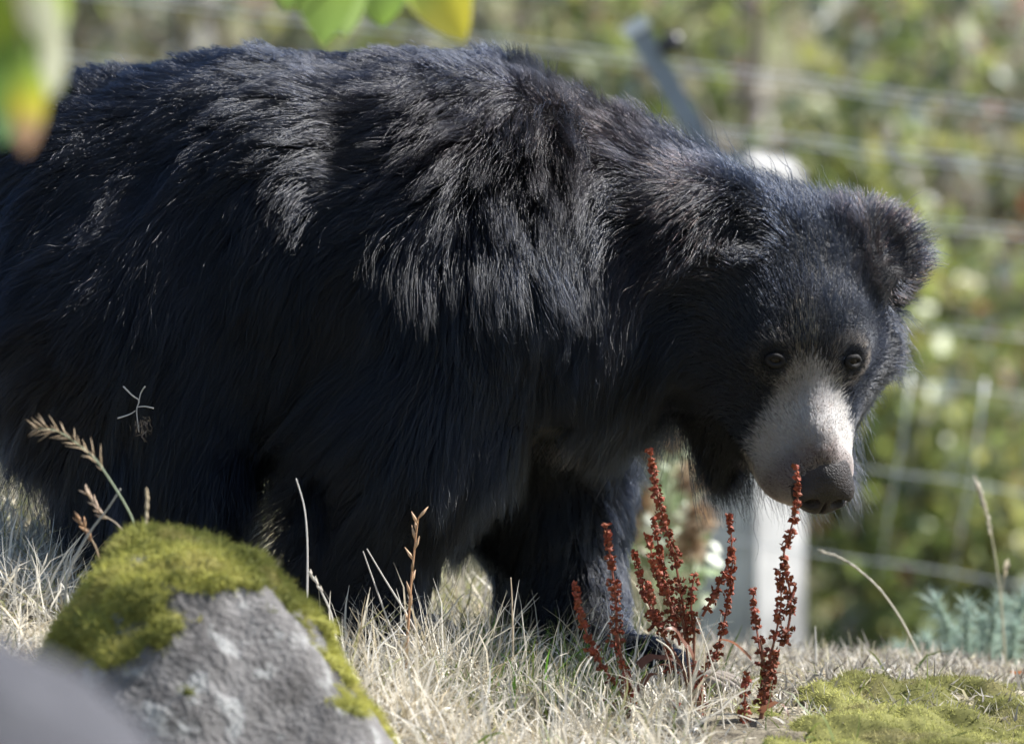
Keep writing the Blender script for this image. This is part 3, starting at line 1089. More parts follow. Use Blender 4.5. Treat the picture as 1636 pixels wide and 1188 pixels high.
def mat_stone(name, c0, c1, lich=0.3):
    m, nt, bs = new_mat(name)
    tc = nt.nodes.new('ShaderNodeTexCoord')
    n1 = nt.nodes.new('ShaderNodeTexNoise'); n1.inputs['Scale'].default_value = 16; n1.inputs['Detail'].default_value = 9; n1.inputs['Roughness'].default_value = .65
    n2 = nt.nodes.new('ShaderNodeTexNoise'); n2.inputs['Scale'].default_value = 26; n2.inputs['Detail'].default_value = 4
    n3 = nt.nodes.new('ShaderNodeTexNoise'); n3.inputs['Scale'].default_value = 120; n3.inputs['Detail'].default_value = 5
    for n in (n1, n2, n3): nt.links.new(tc.outputs['Object'], n.inputs['Vector'])
    r1 = nt.nodes.new('ShaderNodeValToRGB')
    e = r1.color_ramp.elements
    e[0].position, e[0].color = .34, (*c0, 1)
    e[1].position, e[1].color = .66, (*c1, 1)
    nt.links.new(n1.outputs['Fac'], r1.inputs['Fac'])
    r2 = nt.nodes.new('ShaderNodeValToRGB')
    e = r2.color_ramp.elements
    e[0].position, e[0].color = .56, (0, 0, 0, 1)
    e[1].position, e[1].color = .66, (lich, lich, lich, 1)
    nt.links.new(n2.outputs['Fac'], r2.inputs['Fac'])
    mx = nt.nodes.new('ShaderNodeMix'); mx.data_type = 'RGBA'
    nt.links.new(r2.outputs[0], mx.inputs['Factor'])
    nt.links.new(r1.outputs[0], mx.inputs['A'])
    mx.inputs['B'].default_value = (.58, .60, .58, 1)
    nt.links.new(mx.outputs['Result'], bs.inputs['Base Color'])
    bs.inputs['Roughness'].default_value = .9
    bs.inputs['Specular IOR Level'].default_value = .2
    b = nt.nodes.new('ShaderNodeBump'); b.inputs['Strength'].default_value = 1.0; b.inputs['Distance'].default_value = .009
    nt.links.new(n3.outputs['Fac'], b.inputs['Height'])
    nt.links.new(b.outputs[0], bs.inputs['Normal'])
    return m


def pick_points(V, F, w_face, n, r=rng):
    tri = np.concatenate([F[:, [0, 1, 2]], F[:, [0, 2, 3]]])
    A, B, C = V[tri[:, 0]], V[tri[:, 1]], V[tri[:, 2]]
    cr = np.cross(B - A, C - A)
    ar = np.linalg.norm(cr, axis=1) * np.concatenate([w_face, w_face])
    k = r.choice(len(tri), n, p=ar / ar.sum())
    a, b = np.sqrt(r.random(n)), r.random(n)
    return (1 - a)[:, None] * A[k] + (a * (1 - b))[:, None] * B[k] + (a * b)[:, None] * C[k], unit(cr[k])


RY = -1.0
planes = [((-.62, -.62, .48), P(180, 945, RY - .12)), ((.40, -.72, .56), P(405, 998, RY - .13)), ((.80, .15, .48), P(505, 992, RY)),
          ((-.10, .05, 1), P(250, 826, RY)), ((0, 1, .25), (0, RY + .22, .1)), ((-.90, .15, .42), P(104, 950, RY)), ((.40, .0, .90), P(395, 874, RY)),
          ((.2, -.95, .15), P(420, 1150, RY - .25))]
RG = Grid((-.80, -1.55, -.24), (-.02, -.66, .32), .0062)
sl, X = RG.region(RG.lo, RG.lo + RG.h * RG.n)
RG.d[sl] = planes_sdf(planes, .085, lambda X: .009 * noise3(X, 18, 61) + .004 * noise3(X, 60, 62))(X)
RV, RF = RG.mesh()
rock = empty('mossy_boulder', P(340, 1230, RY))
tag(rock, 'grey pointed boulder with yellow-green moss on its top and left side', 'boulder')
M_STONE = mat_stone('boulder_stone', (.062, .058, .056), (.175, .167, .162), .26)
mesh_obj('stone', RV, RF, M_STONE, rock)
cen = RV[RF].mean(1)
nrm = RG.grad(cen)
n1 = unit(np.array([-.62, -.62, .48]))
left = smooth(.70, .90, nrm @ n1)
top = smooth(.62, .82, nrm[:, 2])
strip = np.exp(-((nrm @ unit(np.array([.80, -.05, .58])) - 1) / .035) ** 2) * .72
msk = np.maximum(np.maximum(left * smooth(P(0, 1090, RY)[2], P(0, 1010, RY)[2], cen[:, 2] + .25 * (P(230, 0, RY)[0] - cen[:, 0])), top), strip)
msk = msk * .95 + .34 * noise3(cen, 26, 63) + .22 * noise3(cen, 70, 64)
keep = msk > .50
MV = RV.copy()
vn = RG.grad(RV)
vm = np.zeros(len(RV)); cnt = np.zeros(len(RV))
np.add.at(vm, RF.ravel(), np.repeat(np.clip((msk - .50) * 2.5, 0, 1), 4)); np.add.at(cnt, RF.ravel(), 1)
vm /= np.maximum(cnt, 1)
thick = vm * (.009 + .008 * noise3(RV, 75, 65) + .004 * noise3(RV, 160, 66))
MV = RV + vn * (thick - .002)[:, None]
MFc = RF[keep]
used, inv = np.unique(MFc, return_inverse=True)
MV2, MF2 = MV[used], inv.reshape(-1, 4)
def moss_col(p, seed=0):
    t = smooth(-.5, .6, noise3(p, 22, 67 + seed))[:, None]
    u = smooth(.1, .8, noise3(p, 55, 68 + seed))[:, None] * .5
    c = np.array([.12, .13, .035]) * (1 - t) + t * np.array([.42, .41, .11])
    return c * (1 - u) + u * np.array([.36, .31, .12])
rp, rn = pick_points(MV2, MF2, np.ones(len(MF2)), 26000)
rn = np.where((rn * RG.grad(rp)).sum(1, keepdims=True) < 0, -rn, rn)
fv, ff, fc = blades(rp - rn * .002, unit(rn + rng.normal(size=rn.shape) * .45 + np.array([.1, 0, -.25])), rng.uniform(.008, .019, len(rp)), rng.uniform(.0012, .0022, len(rp)), rng.uniform(.2, .8, len(rp)), 2,
                    moss_col(rp) * rng.uniform(.7, 1.35, (len(rp), 1)))
o = mesh_obj('moss', np.concatenate([MV2, fv]), np.concatenate([MF2, ff + len(MV2)]), M_MOSS, rock, True, np.concatenate([moss_col(MV2) * .8, fc]))
tag(o, 'yellow-green moss cushion', kind='stuff')

# near boulder, far out of focus
BG = Grid((-1.05, -4.95, -.45), (-.05, -3.9, .32), .014)
c = P(-160, 1512, -4.4)
BG.ell(c, (.262, .30, .255), k=.02)
BG.ell(c + np.array([-.22, .05, -.02]), (.25, .3, .22), k=.08)
sl, X = BG.region(BG.lo, BG.lo + BG.h * BG.n)
BG.d[sl] += .008 * noise3(X, 13, 71) + .004 * noise3(X, 40, 72)
V, Fq = BG.mesh()
tag(mesh_obj('smooth_boulder', V, Fq, mat_stone('near_stone', (.05, .05, .056), (.075, .075, .085), .03)),
    'smooth plain grey boulder blurred in the lower left corner', 'boulder')

# ------------------------------------------------------------------ turf
STRAW = np.array([(.68, .62, .50), (.52, .45, .32), (.60, .57, .51), (.36, .30, .20), (.75, .71, .62), (.34, .33, .16)])


def scatter(n, px0, px1, y0, y1, dens=None):
    out = []
    tot = 0
    while tot < n:
        y = rng.uniform(y0, y1, n * 2); px = rng.uniform(px0, px1, n * 2)
        x = (px - 818) / PXM * (CAM_D + y)
        k = np.ones(n * 2, bool) if dens is None else rng.random(n * 2) < dens(px, x, y)
        out.append(np.stack([x[k], y[k]], 1)); tot += k.sum()
    xy = np.concatenate(out)[:n]
    return np.column_stack([xy, ground_h(xy[:, 0], xy[:, 1]) - .004])


def inside_rock(p):
    q = np.clip(p, RG.lo, RG.lo + RG.h * (RG.n - 1))
    return (RG.sample(q) < .004) & (np.abs(q - p).max(1) < .03)


def turf(name, label, sets, mat=M_GRASS):
    Vs, Fs, Cs, b = [], [], [], 0
    for roots, dirs, ln, wd, dr, seg, col in sets:
        k = ~inside_rock(roots)
        v, f, c = blades(roots[k], dirs[k], ln[k], wd[k] * rng.choice([.9, 1.2, 1.8, 2.6], k.sum()), dr[k], seg, col[k], wob=.13)
        Vs.append(v); Fs.append(f + b); Cs.append(c); b += len(v)
    o = mesh_obj(name, np.concatenate(Vs), np.concatenate(Fs), mat, None, True, np.concatenate(Cs))
    return tag(o, label, 'grass', kind='stuff')


def pal(P_, n, w=None, lo=.7, hi=1.2):
    P_ = np.asarray(P_)
    w = np.ones(len(P_)) if w is None else np.array(w, float)
    return P_[rng.choice(len(P_), n, p=w / w.sum())] * rng.uniform(lo, hi, (n, 1))


def up(n, spread, z=1.0, lean=(0, 0, 0)):
    return unit(rng.normal(size=(n, 3)) * spread + np.array([0, 0, z]) + np.array(lean))


def moss_zone(px, x, y):
    return smooth(1150, 1330, px + 90 * np.sin(y * 6)) * smooth(-.10, -.27, y + .08 * np.sin(x * 11) - .35 * smooth(.45, .75, x))

sets = []
# flattened thatch everywhere on the left and middle, thinner on the moss
n = 30000
r = scatter(n, -120, 1760, -1.9, .55, lambda px, x, y: (1 - .90 * moss_zone(px, x, y)) * (1 - .6 * smooth(1000, 1060, px) * smooth(1330, 1250, px) * smooth(-.75, -.5, y)))
rpx = r[:, 0] / (CAM_D + r[:, 1]) * PXM + 818
sets.append((r, up(n, 1.0, .55), rng.uniform(.025, .085, n) * (1 - .62 * smooth(1030, 1190, rpx)), rng.uniform(.0011, .0024, n), rng.uniform(.3, 1.6, n), 3, pal(STRAW, n, (4, 3, 4, 2, 3, 1))))
# tussocks of upright straw
cl = scatter(150, -60, 1120, -.95, .30)
k = rng.integers(0, len(cl), 4200)
r = cl[k] + np.column_stack([rng.normal(size=(4200, 2)) * .022, np.zeros(4200)])
r[:, 2] = ground_h(r[:, 0], r[:, 1]) - .004
lean = rng.normal(size=(len(cl), 3)) * .25
sets.append((r, unit(up(4200, .42) + lean[k]), rng.uniform(.05, .135, 4200) * rng.uniform(.7, 1.25, len(cl))[k], rng.uniform(.0011, .0022, 4200), rng.uniform(.2, 1.5, 4200), 5, pal(STRAW, 4200, (5, 3, 4, 1, 4, 1))))
# taller tufts in front of the forelegs
def tuft(px, y, n, h, spread, w=(5, 3, 4, 1, 4, 1)):
    c0 = np.array([(px - 818) / PXM * (CAM_D + y), y])
    xy = c0 + rng.normal(size=(n, 2)) * np.array([spread, .05])
    r = np.column_stack([xy, ground_h(xy[:, 0], xy[:, 1]) - .004])
    sets.append((r, up(n, .40), rng.uniform(.4, 1.1, n) * h, rng.uniform(.0012, .0024, n), rng.uniform(.2, 1.5, n), 5, pal(STRAW, n, w)))
for px, y, n, h, sp in ((560, -.42, 130, .16, .03), (610, -.40, 100, .14, .03), (680, -.38, 240, .17, .035), (720, -.36, 240, .16, .03), (770, -.35, 180, .12, .035),
                        (650, -.60, 260, .12, .04), (850, -.40, 200, .10, .04), (920, -.45, 200, .10, .04), (540, -.7, 200, .14, .03), (985, -.16, 160, .07, .03), (1045, -.18, 150, .055, .03), (1100, -.30, 90, .04, .04)):
    tuft(px, y, n, h, sp)
# long grass behind the bear on the left
n = 9000
r = scatter(n, -150, 900, .28, 1.5)
sets.append((r, up(n, .42), rng.uniform(.06, .17, n), rng.uniform(.0014, .003, n), rng.uniform(.3, 1.7, n), 4, pal(np.vstack([STRAW, [(.22, .25, .06)], [(.30, .30, .10)]]), n, (4, 3, 3, 2, 3, 2, 4, 4))))
n = 2600
r = scatter(n, -120, 130, -.5, .3)
sets.append((r, up(n, .4), rng.uniform(.05, .14, n), rng.uniform(.0012, .0026, n), rng.uniform(.3, 1.7, n), 4, pal(STRAW, n, (5, 2, 4, 1, 5, 1))))
# grey dead litter along the crest
n = 17000
r = scatter(n, 1040, 1760, -.42, .70)
sets.append((r, up(n, 1.0, .25), rng.uniform(.012, .045, n), rng.uniform(.0012, .0026, n), rng.uniform(.2, 1.2, n), 2, pal([(.40, .37, .32), (.30, .27, .22), (.50, .46, .39), (.14, .12, .10), (.46, .42, .28)], n, (4, 3, 3, 2, 2))))
turf('dry_grass', 'bleached straw-coloured grass under and in front of the bear', sets)
sets = []
n = 750
r = scatter(n, 700, 1000, -.5, .1)
sets.append((r, up(n, .30), rng.uniform(.04, .115, n), rng.uniform(.0014, .0028, n), rng.uniform(.2, 1.0, n), 5, pal([(.10, .17, .03), (.16, .22, .05), (.20, .21, .08), (.13, .30, .03)], n, (4, 4, 3, 1))))
n = 500
r = scatter(n, -100, 1500, -1.2, .2)
sets.append((r, up(n, .4), rng.uniform(.03, .08, n), rng.uniform(.0014, .0024, n), rng.uniform(.2, 1.2, n), 4, pal([(.12, .17, .04), (.18, .21, .06)], n)))
turf('green_grass', 'fresh green grass blades among the straw between the bear\'s front feet', sets)
# bank beyond the crest
sets = []
n = 6000
r = scatter(n, 0, 1900, 1.6, 9.0)
sets.append((r, up(n, .4), rng.uniform(.08, .26, n), rng.uniform(.004, .010, n), rng.uniform(.3, 1.5, n), 3, pal([(.17, .22, .05), (.25, .27, .07), (.12, .15, .04), (.33, .28, .15)], n)))
turf('bank_grass', 'blurred olive grass on the slope beyond the crest', sets)

# moss on the ground at the right
gx_ = np.linspace(.22, 1.05, 150); gy_ = np.linspace(-1.35, .45, 190)
X, Y = np.meshgrid(gx_, gy_, indexing='ij')
pxm = X / (CAM_D + Y) * PXM + 818
pp = np.stack([X, Y, 0 * X], -1)
cover = moss_zone(pxm, X, Y) - .45 + .50 * noise3(pp, 9, 81) + .25 * noise3(pp, 28, 82)
hgt = np.clip(cover, -.3, 1) * .022 + .012 * noise3(pp, 34, 83) + .007 * noise3(pp, 80, 84)
Z = ground_h(X, Y) + np.where(cover > -.05, hgt, -.02)
V = np.stack([X, Y, Z], -1).reshape(-1, 3)
ii, jj = np.meshgrid(np.arange(149), np.arange(189), indexing='ij')
a = (ii * 190 + jj).ravel()
Fm = np.stack([a, a + 190, a + 191, a + 1], -1)
ok = (cover.ravel()[Fm] > .02).all(1)
Fm = Fm[ok]
used, inv = np.unique(Fm, return_inverse=True)
V, Fm = V[used], inv.reshape(-1, 4)
rp, rn = pick_points(V, Fm, np.ones(len(Fm)), 80000)
rn = np.where(rn[:, 2:] < 0, -rn, rn)
def gm_col(p):
    t = smooth(-.6, .6, noise3(p, 20, 85))[:, None]
    u = smooth(.2, .9, noise3(p, 45, 86))[:, None] * .6
    c = np.array([.22, .22, .07]) * (1 - t) + t * np.array([.48, .47, .16])
    return c * (1 - u) + u * np.array([.40, .34, .17])
fv, ff, fc = blades(rp - rn * .002, unit(rn + rng.normal(size=rn.shape) * .5), rng.uniform(.004, .011, len(rp)), rng.uniform(.0008, .0016, len(rp)), rng.uniform(.2, .8, len(rp)), 2, gm_col(rp) * rng.uniform(.45, 1.45, (len(rp), 1)))
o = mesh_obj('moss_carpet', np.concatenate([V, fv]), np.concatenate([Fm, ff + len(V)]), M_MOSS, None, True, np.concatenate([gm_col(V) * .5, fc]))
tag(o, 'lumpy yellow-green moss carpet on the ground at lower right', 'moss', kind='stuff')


# ------------------------------------------------------------------ red dock plants
def path(pts, y, n=None):
    q = np.array([P(px, py, y + (dy[0] if dy else 0)) for px, py, *dy in pts])
    n = n or max(8, len(q) * 6)
    t = np.linspace(0, len(q) - 1, n)
    out = []
    for u in t:                                              # Catmull-Rom through the points
        i = min(int(u), len(q) - 2); f = u - i
        p0, p1, p2, p3 = q[max(i - 1, 0)], q[i], q[i + 1], q[min(i + 2, len(q) - 1)]
        out.append(.5 * (2 * p1 + (p2 - p0) * f + (2 * p0 - 5 * p1 + 4 * p2 - p3) * f * f + (3 * p1 - p0 - 3 * p2 + p3) * f ** 3))
    return np.array(out)


OCT_F = [(0, 2, 4), (2, 1, 4), (1, 3, 4), (3, 0, 4), (2, 0, 5), (1, 2, 5), (3, 1, 5), (0, 3, 5)]
M_DOCK = mat_leaf('dock_seed', .65, .25, .3)
def dock(label, y, stalks, spikes, base_px):
    b = P(base_px, 1150, y); b[2] = float(ground_h(b[0], b[1]))
    t = empty('dock_plant', b)
    tag(t, label, 'dock plant', 'rust red dock plants in front of the bear')
    for pts in stalks:
        q = path(pts, y)
        q[-1][2] = min(q[-1][2], b[2] - .01)
        mb = MB(); mb.tube(q, np.linspace(.0016, .0032, len(q)), 6, (.20, .085, .05))
        mb.build('stalk', M_VCOL, t)
    for pts, w0, w1 in spikes:
        q = path(pts, y, 40)
        seg = np.linalg.norm(np.diff(q, axis=0), axis=1); L = seg.sum()
        cum = np.concatenate([[0], np.cumsum(seg)])
        mb = MB(); mb.tube(q, np.linspace(.0009, .0020, len(q)), 5, (.24, .07, .04))
        s = .0
        while s < L:
            f = s / L
            p = np.array([np.interp(s, cum, q[:, i]) for i in range(3)])
            w = 1.36 * (w0 + (w1 - w0) * f) * random.uniform(.6, 1.2)
            ns = int(7 + 9 * f)
            th0 = random.random() * 6.28
            for j in range(ns):
                th = th0 + 6.28 * j / ns + random.uniform(-.3, .3)
                o_ = np.array([math.cos(th), math.sin(th), random.uniform(-.75, .35)])
                c = p + o_ * w * random.uniform(.45, 1.0)
                s_ = random.uniform(.0018, .0046)
                a1 = unit(rng.normal(size=3)); a2 = unit(np.cross(a1, rng.normal(size=3))); a3 = np.cross(a1, a2)
                V = [c + a1 * s_ * 1.15, c - a1 * s_ * 1.15, c + a2 * s_, c - a2 * s_, c + a3 * s_ * .38, c - a3 * s_ * .38]
                k = random.uniform(.55, 1.25) * (1.25 - .45 * f)
                mb.add(V, OCT_F, (.25 * k, .052 * k + .022 * random.random(), .030 * k))
            s += (.0050 + .0075 * f) * random.choice([.7, .9, 1.0, 1.1, 1.9])
        mb.build('seed_spike', M_DOCK, t, False)
    for k in range(3):                                       # withered leaves low on the plant
        a = random.random() * 6.28
        q = b + np.array([math.cos(a) * .01, math.sin(a) * .01, .01 + .035 * k])
        d = np.array([[math.cos(a), math.sin(a) * .6, .9]])
        v, f, c = blades(q[None], d, np.array([random.uniform(.05, .085)]), np.array([random.uniform(.010, .016)]), np.array([random.uniform(1.5, 2.6)]), 7, np.array([[.20, .085, .05]]) * random.uniform(.6, 1.2), wob=.18)
        mesh_obj('withered_leaf', v, f, M_LEAF, t, True, c)
    return t

dock('short forked dock plant with two red seed spikes beside the bear\'s forward leg', -.45,
     [[(985, 1085), (1000, 1130), (1008, 1190)], [(985, 1000), (1000, 1100), (1010, 1190)]],
     [([(918, 930), (930, 990), (955, 1050), (985, 1095)], .003, .0085), ([(968, 838), (975, 890), (984, 960), (985, 1030)], .0035, .009),
      ([(1000, 1065), (1008, 1120), (1012, 1185)], .004, .008), ([(985, 1030), (1000, 1090), (1004, 1150)], .004, .007)], 1008)
dock('tallest dock plant with a dense cluster of rust red seed spikes', -.42,
     [[(1085, 960), (1100, 1060), (1108, 1190)], [(1110, 985), (1108, 1080), (1110, 1190)], [(1050, 1000), (1095, 1080), (1110, 1190)]],
     [([(1038, 718), (1052, 800), (1075, 880), (1090, 960), (1100, 1030)], .003, .0105), ([(1045, 828, .03), (1055, 890, .03), (1070, 960, .02), (1085, 1010)], .003, .009),
      ([(1035, 855, -.03), (1048, 910, -.03), (1070, 965, -.02), (1086, 1030, -.01)], .0035, .0105), ([(1013, 880, .02), (1030, 945, .02), (1052, 1000)], .003, .008),
      ([(1035, 930, -.04), (1048, 985, -.03), (1066, 1010, -.02)], .003, .0085), ([(1165, 823), (1168, 880), (1150, 930), (1122, 984)], .003, .008),
      ([(1171, 890, .03), (1163, 960, .03), (1148, 1030, .02), (1135, 1060)], .003, .008), ([(1110, 915), (1104, 960), (1108, 1010)], .004, .009),
      ([(1065, 1030), (1072, 1060), (1070, 1075)], .004, .009), ([(1110, 1060), (1118, 1120), (1126, 1185)], .004, .009), ([(1130, 1060, .02), (1118, 1095, .01), (1110, 1140)], .004, .008),
      ([(1080, 1120, -.02), (1090, 1150, -.02), (1096, 1188, -.02)], .004, .008)], 1110)
dock('tall dock plant whose red spike reaches up to the bear\'s nose', -.46,
     [[(1240, 1010), (1225, 1080), (1208, 1200)], [(1215, 1020), (1222, 1100), (1208, 1200)]],
     [([(1272, 745), (1274, 800), (1262, 850), (1252, 890), (1262, 945), (1262, 985), (1252, 1030)], .003, .0075), ([(1203, 940, .02), (1206, 985, .02), (1214, 1035, .01), (1222, 1075)], .003, .007),
      ([(1244, 910), (1248, 960), (1240, 1010), (1228, 1060), (1216, 1120)], .004, .0105), ([(1193, 1075, -.02), (1190, 1120, -.02), (1188, 1186, -.02)], .0045, .009),
      ([(1240, 1040, .02), (1232, 1080, .01), (1222, 1130)], .004, .008)], 1208)


# ------------------------------------------------------------------ single grass stems
SG = 'single dry grass stems'
def stem(label, y, pts, r0=.0012, col=(.55, .50, .40), head=None, hl=.012, hw=.0020, hcol=(.62, .50, .36), n_head=18, fan=.5, cat='grass stem', name='grass_stem'):
    """pts run from the tip to the ground; head = fraction of the length that carries spikelets"""
    q = path(pts, y, 30)
    g = float(ground_h(q[-1][0], q[-1][1])) - .01
    if q[-1][2] > g:
        q = np.vstack([q, [q[-1][0], q[-1][1], g]])
    t = empty(name, q[-1])
    tag(t, label, cat, SG)
    mb = MB(); mb.tube(q, np.linspace(.45, 1, len(q)) * r0, 5, col)
    mb.build('stem', M_VCOL, t)
    if head:
        m = int(len(q) * head)
        hb = MB()
        for i in range(n_head):
            f = i / n_head * m
            k = min(int(f), len(q) - 2)
            p = q[k] + (q[k + 1] - q[k]) * (f - k)
            d = unit(q[k] - q[k + 1])
            sd = unit(rng.normal(size=3)); sd = unit(sd - d * (sd @ d))
            d2 = unit(d + sd * fan * random.uniform(.4, 1.2))
            l = hl * random.uniform(.6, 1.2)
            c = np.array(hcol) * random.uniform(.6, 1.25)
            hb.tube([p, p + d2 * l * .45, p + d2 * l], [hw * .4, hw, hw * .15], 5, c)
        hb.build('seed_head', M_VCOL, t)
    return t
stem('drooping feathery grass seed head above the top of the mossy boulder', -.80, [(60, 684), (95, 690), (140, 722), (166, 752), (212, 830), (225, 900)], .0016, (.30, .34, .22), .60, .024, .0007, (.62, .47, .31), 40, 1.0)
stem('straight pale stem crossing the drooping seed head left of the boulder top', -.78, [(193, 780), (170, 815), (146, 846), (120, 890), (105, 930)], .0019, (.42, .40, .34))
stem('small leaning brown seed head tucked behind the boulder\'s left shoulder', -.76, [(138, 786), (160, 818), (190, 840), (215, 880)], .0012, (.45, .36, .26), .5, .016, .0016, (.46, .34, .24), 16, .6)
stem('short rusty seed head low at the left of the boulder', -.76, [(126, 828), (142, 855), (155, 880), (165, 930)], .0014, (.45, .32, .20), .5, .014, .0019, (.48, .28, .15), 12, .6)
stem('short upright beige spike on the crown of the mossy boulder', -.92, [(235, 787), (234, 815), (233, 850)], .0016, (.55, .46, .32), .8, .009, .0019, (.60, .48, .32), 14, .3)
stem('tall thin white stem standing alone right of the boulder top', -.55, [(473, 764), (486, 810), (491, 870), (491, 960), (494, 1010)], .0016, (.70, .66, .60))
stem('pale bent stem at the foot of the boulder\'s right slope', -.60, [(498, 918), (516, 950), (530, 985), (538, 1040)], .0018, (.62, .58, .50), .35, .010, .0016, (.62, .56, .46), 10, .35)
stem('brown branching seed stem in front of the near foreleg', -.42, [(668, 828), (663, 870), (657, 930), (652, 1000), (650, 1040)], .0022, (.46, .26, .14), .75, .020, .0024, (.50, .33, .20), 11, .85)
stem('leftmost of two straight straws leaning left before the near foreleg', -.43, [(580, 880), (603, 945), (632, 1025)], .0016, (.50, .46, .40))
stem('rightmost of two straight straws leaning left before the near foreleg', -.41, [(586, 876), (615, 925), (652, 985), (680, 1040)], .0018, (.52, .48, .42))
stem('pale fluffy seed head hanging beside the near foreleg', .02, [(706, 818), (698, 850), (690, 885), (684, 960)], .0010, (.45, .42, .36), .55, .016, .0016, (.55, .52, .42), 22, .25)
stem('lone tan stalk between the front legs', -.35, [(816, 922), (818, 960), (819, 1010), (820, 1060)], .0017, (.50, .40, .28))
stem('slim straw left of the dock plants', -.38, [(833, 975), (838, 1020), (842, 1070)], .0014, (.58, .53, .44))
stem('long arching grass stem with a fine seed head below the bear\'s nose', .28, [(1318, 882), (1352, 896), (1400, 935), (1440, 990), (1475, 1060)], .0016, (.58, .52, .42), .55, .010, .0013, (.62, .56, .46), 40, .18)
stem('tall slender grass spike at the far right above the gorse', .75, [(1562, 775), (1576, 820), (1590, 890), (1600, 970), (1608, 1075)], .0016, (.46, .43, .30), .40, .014, .0022, (.60, .53, .42), 20, .25)
stem('small side spike beside the tall grass spike at far right', .76, [(1608, 905), (1602, 935), (1600, 975), (1606, 1075)], .0012, (.46, .43, .30), .25, .012, .0022, (.56, .48, .34), 8, .35)
stem('tiny straw standing on the crest right of the timber post', .20, [(1302, 1000), (1303, 1025), (1303, 1050)], .0018, (.56, .54, .50))
stem('bleached curved straw at the left foot of the tall dock plant', -.50, [(1048, 1020), (1075, 1045), (1082, 1110), (1086, 1180)], .0018, (.66, .60, .48))
stem('bleached upright straw in front of the tall dock plant', -.52, [(1098, 1030), (1103, 1080), (1106, 1180)], .0014, (.64, .56, .44))
stem('bleached straw leaning between the two taller dock plants', -.52, [(1112, 985), (1128, 1030), (1150, 1110), (1158, 1185)], .0014, (.66, .60, .50))

# a dried sprig caught in the long fur of the hind quarter
sp = P(222, 655, -.36)
t = empty('dried_sprig', sp)
tag(t, 'pale forked dried sprig with a tuft caught in the fur above the boulder', 'sprig')
mb = MB()
for pts in ([(222, 690), (218, 655), (222, 640), (212, 632), (197, 617)], [(221, 645), (224, 630), (228, 622), (232, 617)], [(219, 650), (232, 649), (246, 652)], [(216, 656), (206, 662), (188, 668)]):
    q = path(pts, -.36, 14); q[:, 1] += .004 * np.sin(np.linspace(0, 5, 14))
    mb.tube(q, np.linspace(.0007, .0012, 14), 5, (.45, .43, .40))
mb.build('twig', M_VCOL, t)
n = 90
c = P(226, 682, -.36)
v, f, cc = blades(c + rng.normal(size=(n, 3)) * np.array([.006, .005, .007]), unit(rng.normal(size=(n, 3)) + np.array([.2, 0, -.6])), rng.uniform(.005, .012, n), rng.uniform(.0004, .0008, n), rng.uniform(.3, 1.4, n), 3, pal([(.20, .15, .11), (.28, .23, .18)], n))
mesh_obj('tuft', v, f, M_VCOL, t, True, cc)

# fallen leaves in the grass
def litter(px, py, y, label, col, s=.022):
    p = P(px, py, y); p[2] = float(ground_h(p[0], p[1])) + .02
    a = unit(rng.normal(size=3) * np.array([1, 1, .3])); b = unit(np.cross(a, (rng.normal() * .3, rng.normal() * .5 - .6, 1))); nn = np.cross(a, b)
    mb = MB()
    V, Fc = [], []
    for i, w in enumerate((.05, .55, .8, .65, .1)):
        for sgn in (-1, 0, 1):
            V.append(p + a * s * (i / 2 - 1) + b * s * w * .6 * sgn + nn * s * (.25 * abs(sgn) + .12 * math.sin(i * 1.4)))
    for i in range(4):
        for j in range(2):
            Fc.append((i * 3 + j, i * 3 + j + 1, (i + 1) * 3 + j + 1, (i + 1) * 3 + j))
    mb.add(V, Fc, col)
    tag(mb.build('fallen_leaf', M_LEAF, None), label, 'leaf', 'fallen leaves')
litter(690, 1170, -.9, 'curled dark brown fallen leaf in straw at bottom middle', (.12, .06, .04), .022)
litter(782, 1155, -.85, 'small orange fallen leaf in the straw right of the dark curled leaf', (.45, .15, .05), .012)
litter(1475, 1150, -.75, 'tan fallen leaf lying on the moss', (.34, .20, .13), .014)
litter(1500, 1186, -.95, 'orange fallen leaf on the moss at the bottom edge', (.50, .18, .08), .018)
litter(1632, 1062, .25, 'orange-brown fallen leaf on the crest at the right edge', (.36, .14, .05), .016)


# ------------------------------------------------------------------ gorse and seeding shrub
def gorse(label, shoots, y):
    p0 = P(1560, 1090, y); p0[2] = float(ground_h(p0[0], p0[1]))
    t = empty('gorse_bush', p0)
    tag(t, label, 'bush')
    for (px, py), (bx, by), seed in shoots:
        r = np.random.default_rng(seed)
        dy = r.uniform(-.08, .08)
        q = path([(px, py), ((px + bx) / 2 + r.uniform(-8, 8), (py + by) / 2), (bx, by)], y + dy, 16)
        q = np.vstack([q, [q[-1][0] * .9 + p0[0] * .1, q[-1][1], p0[2] - .02]])
        mb = MB(); mb.tube(q, np.linspace(.0018, .0045, len(q)), 5, (.17, .22, .15))
        n = 320
        f = r.random(n) ** .9 * (len(q) - 2); k = f.astype(int)
        base = q[k] + (q[k + 1] - q[k]) * (f - k)[:, None]
        ax = unit(q[k] - q[k + 1])
        d = unit(ax * .75 + unit(r.normal(size=(n, 3))) * .9)
        v, fc, c = blades(base, d, r.uniform(.014, .036, n), r.uniform(.0016, .0028, n), r.uniform(0, .2, n), 2, np.array([(.36, .45, .38)]) * r.uniform(.65, 1.45, (n, 1)))
        b = len(mb.v)
        mb.v += [tuple(x) for x in v]; mb.f += [tuple(int(i) + b for i in x) for x in fc]; mb.c += [tuple(x) for x in c]
        mb.build('shoot', M_NEEDLE, t)
r_ = random.Random(3)
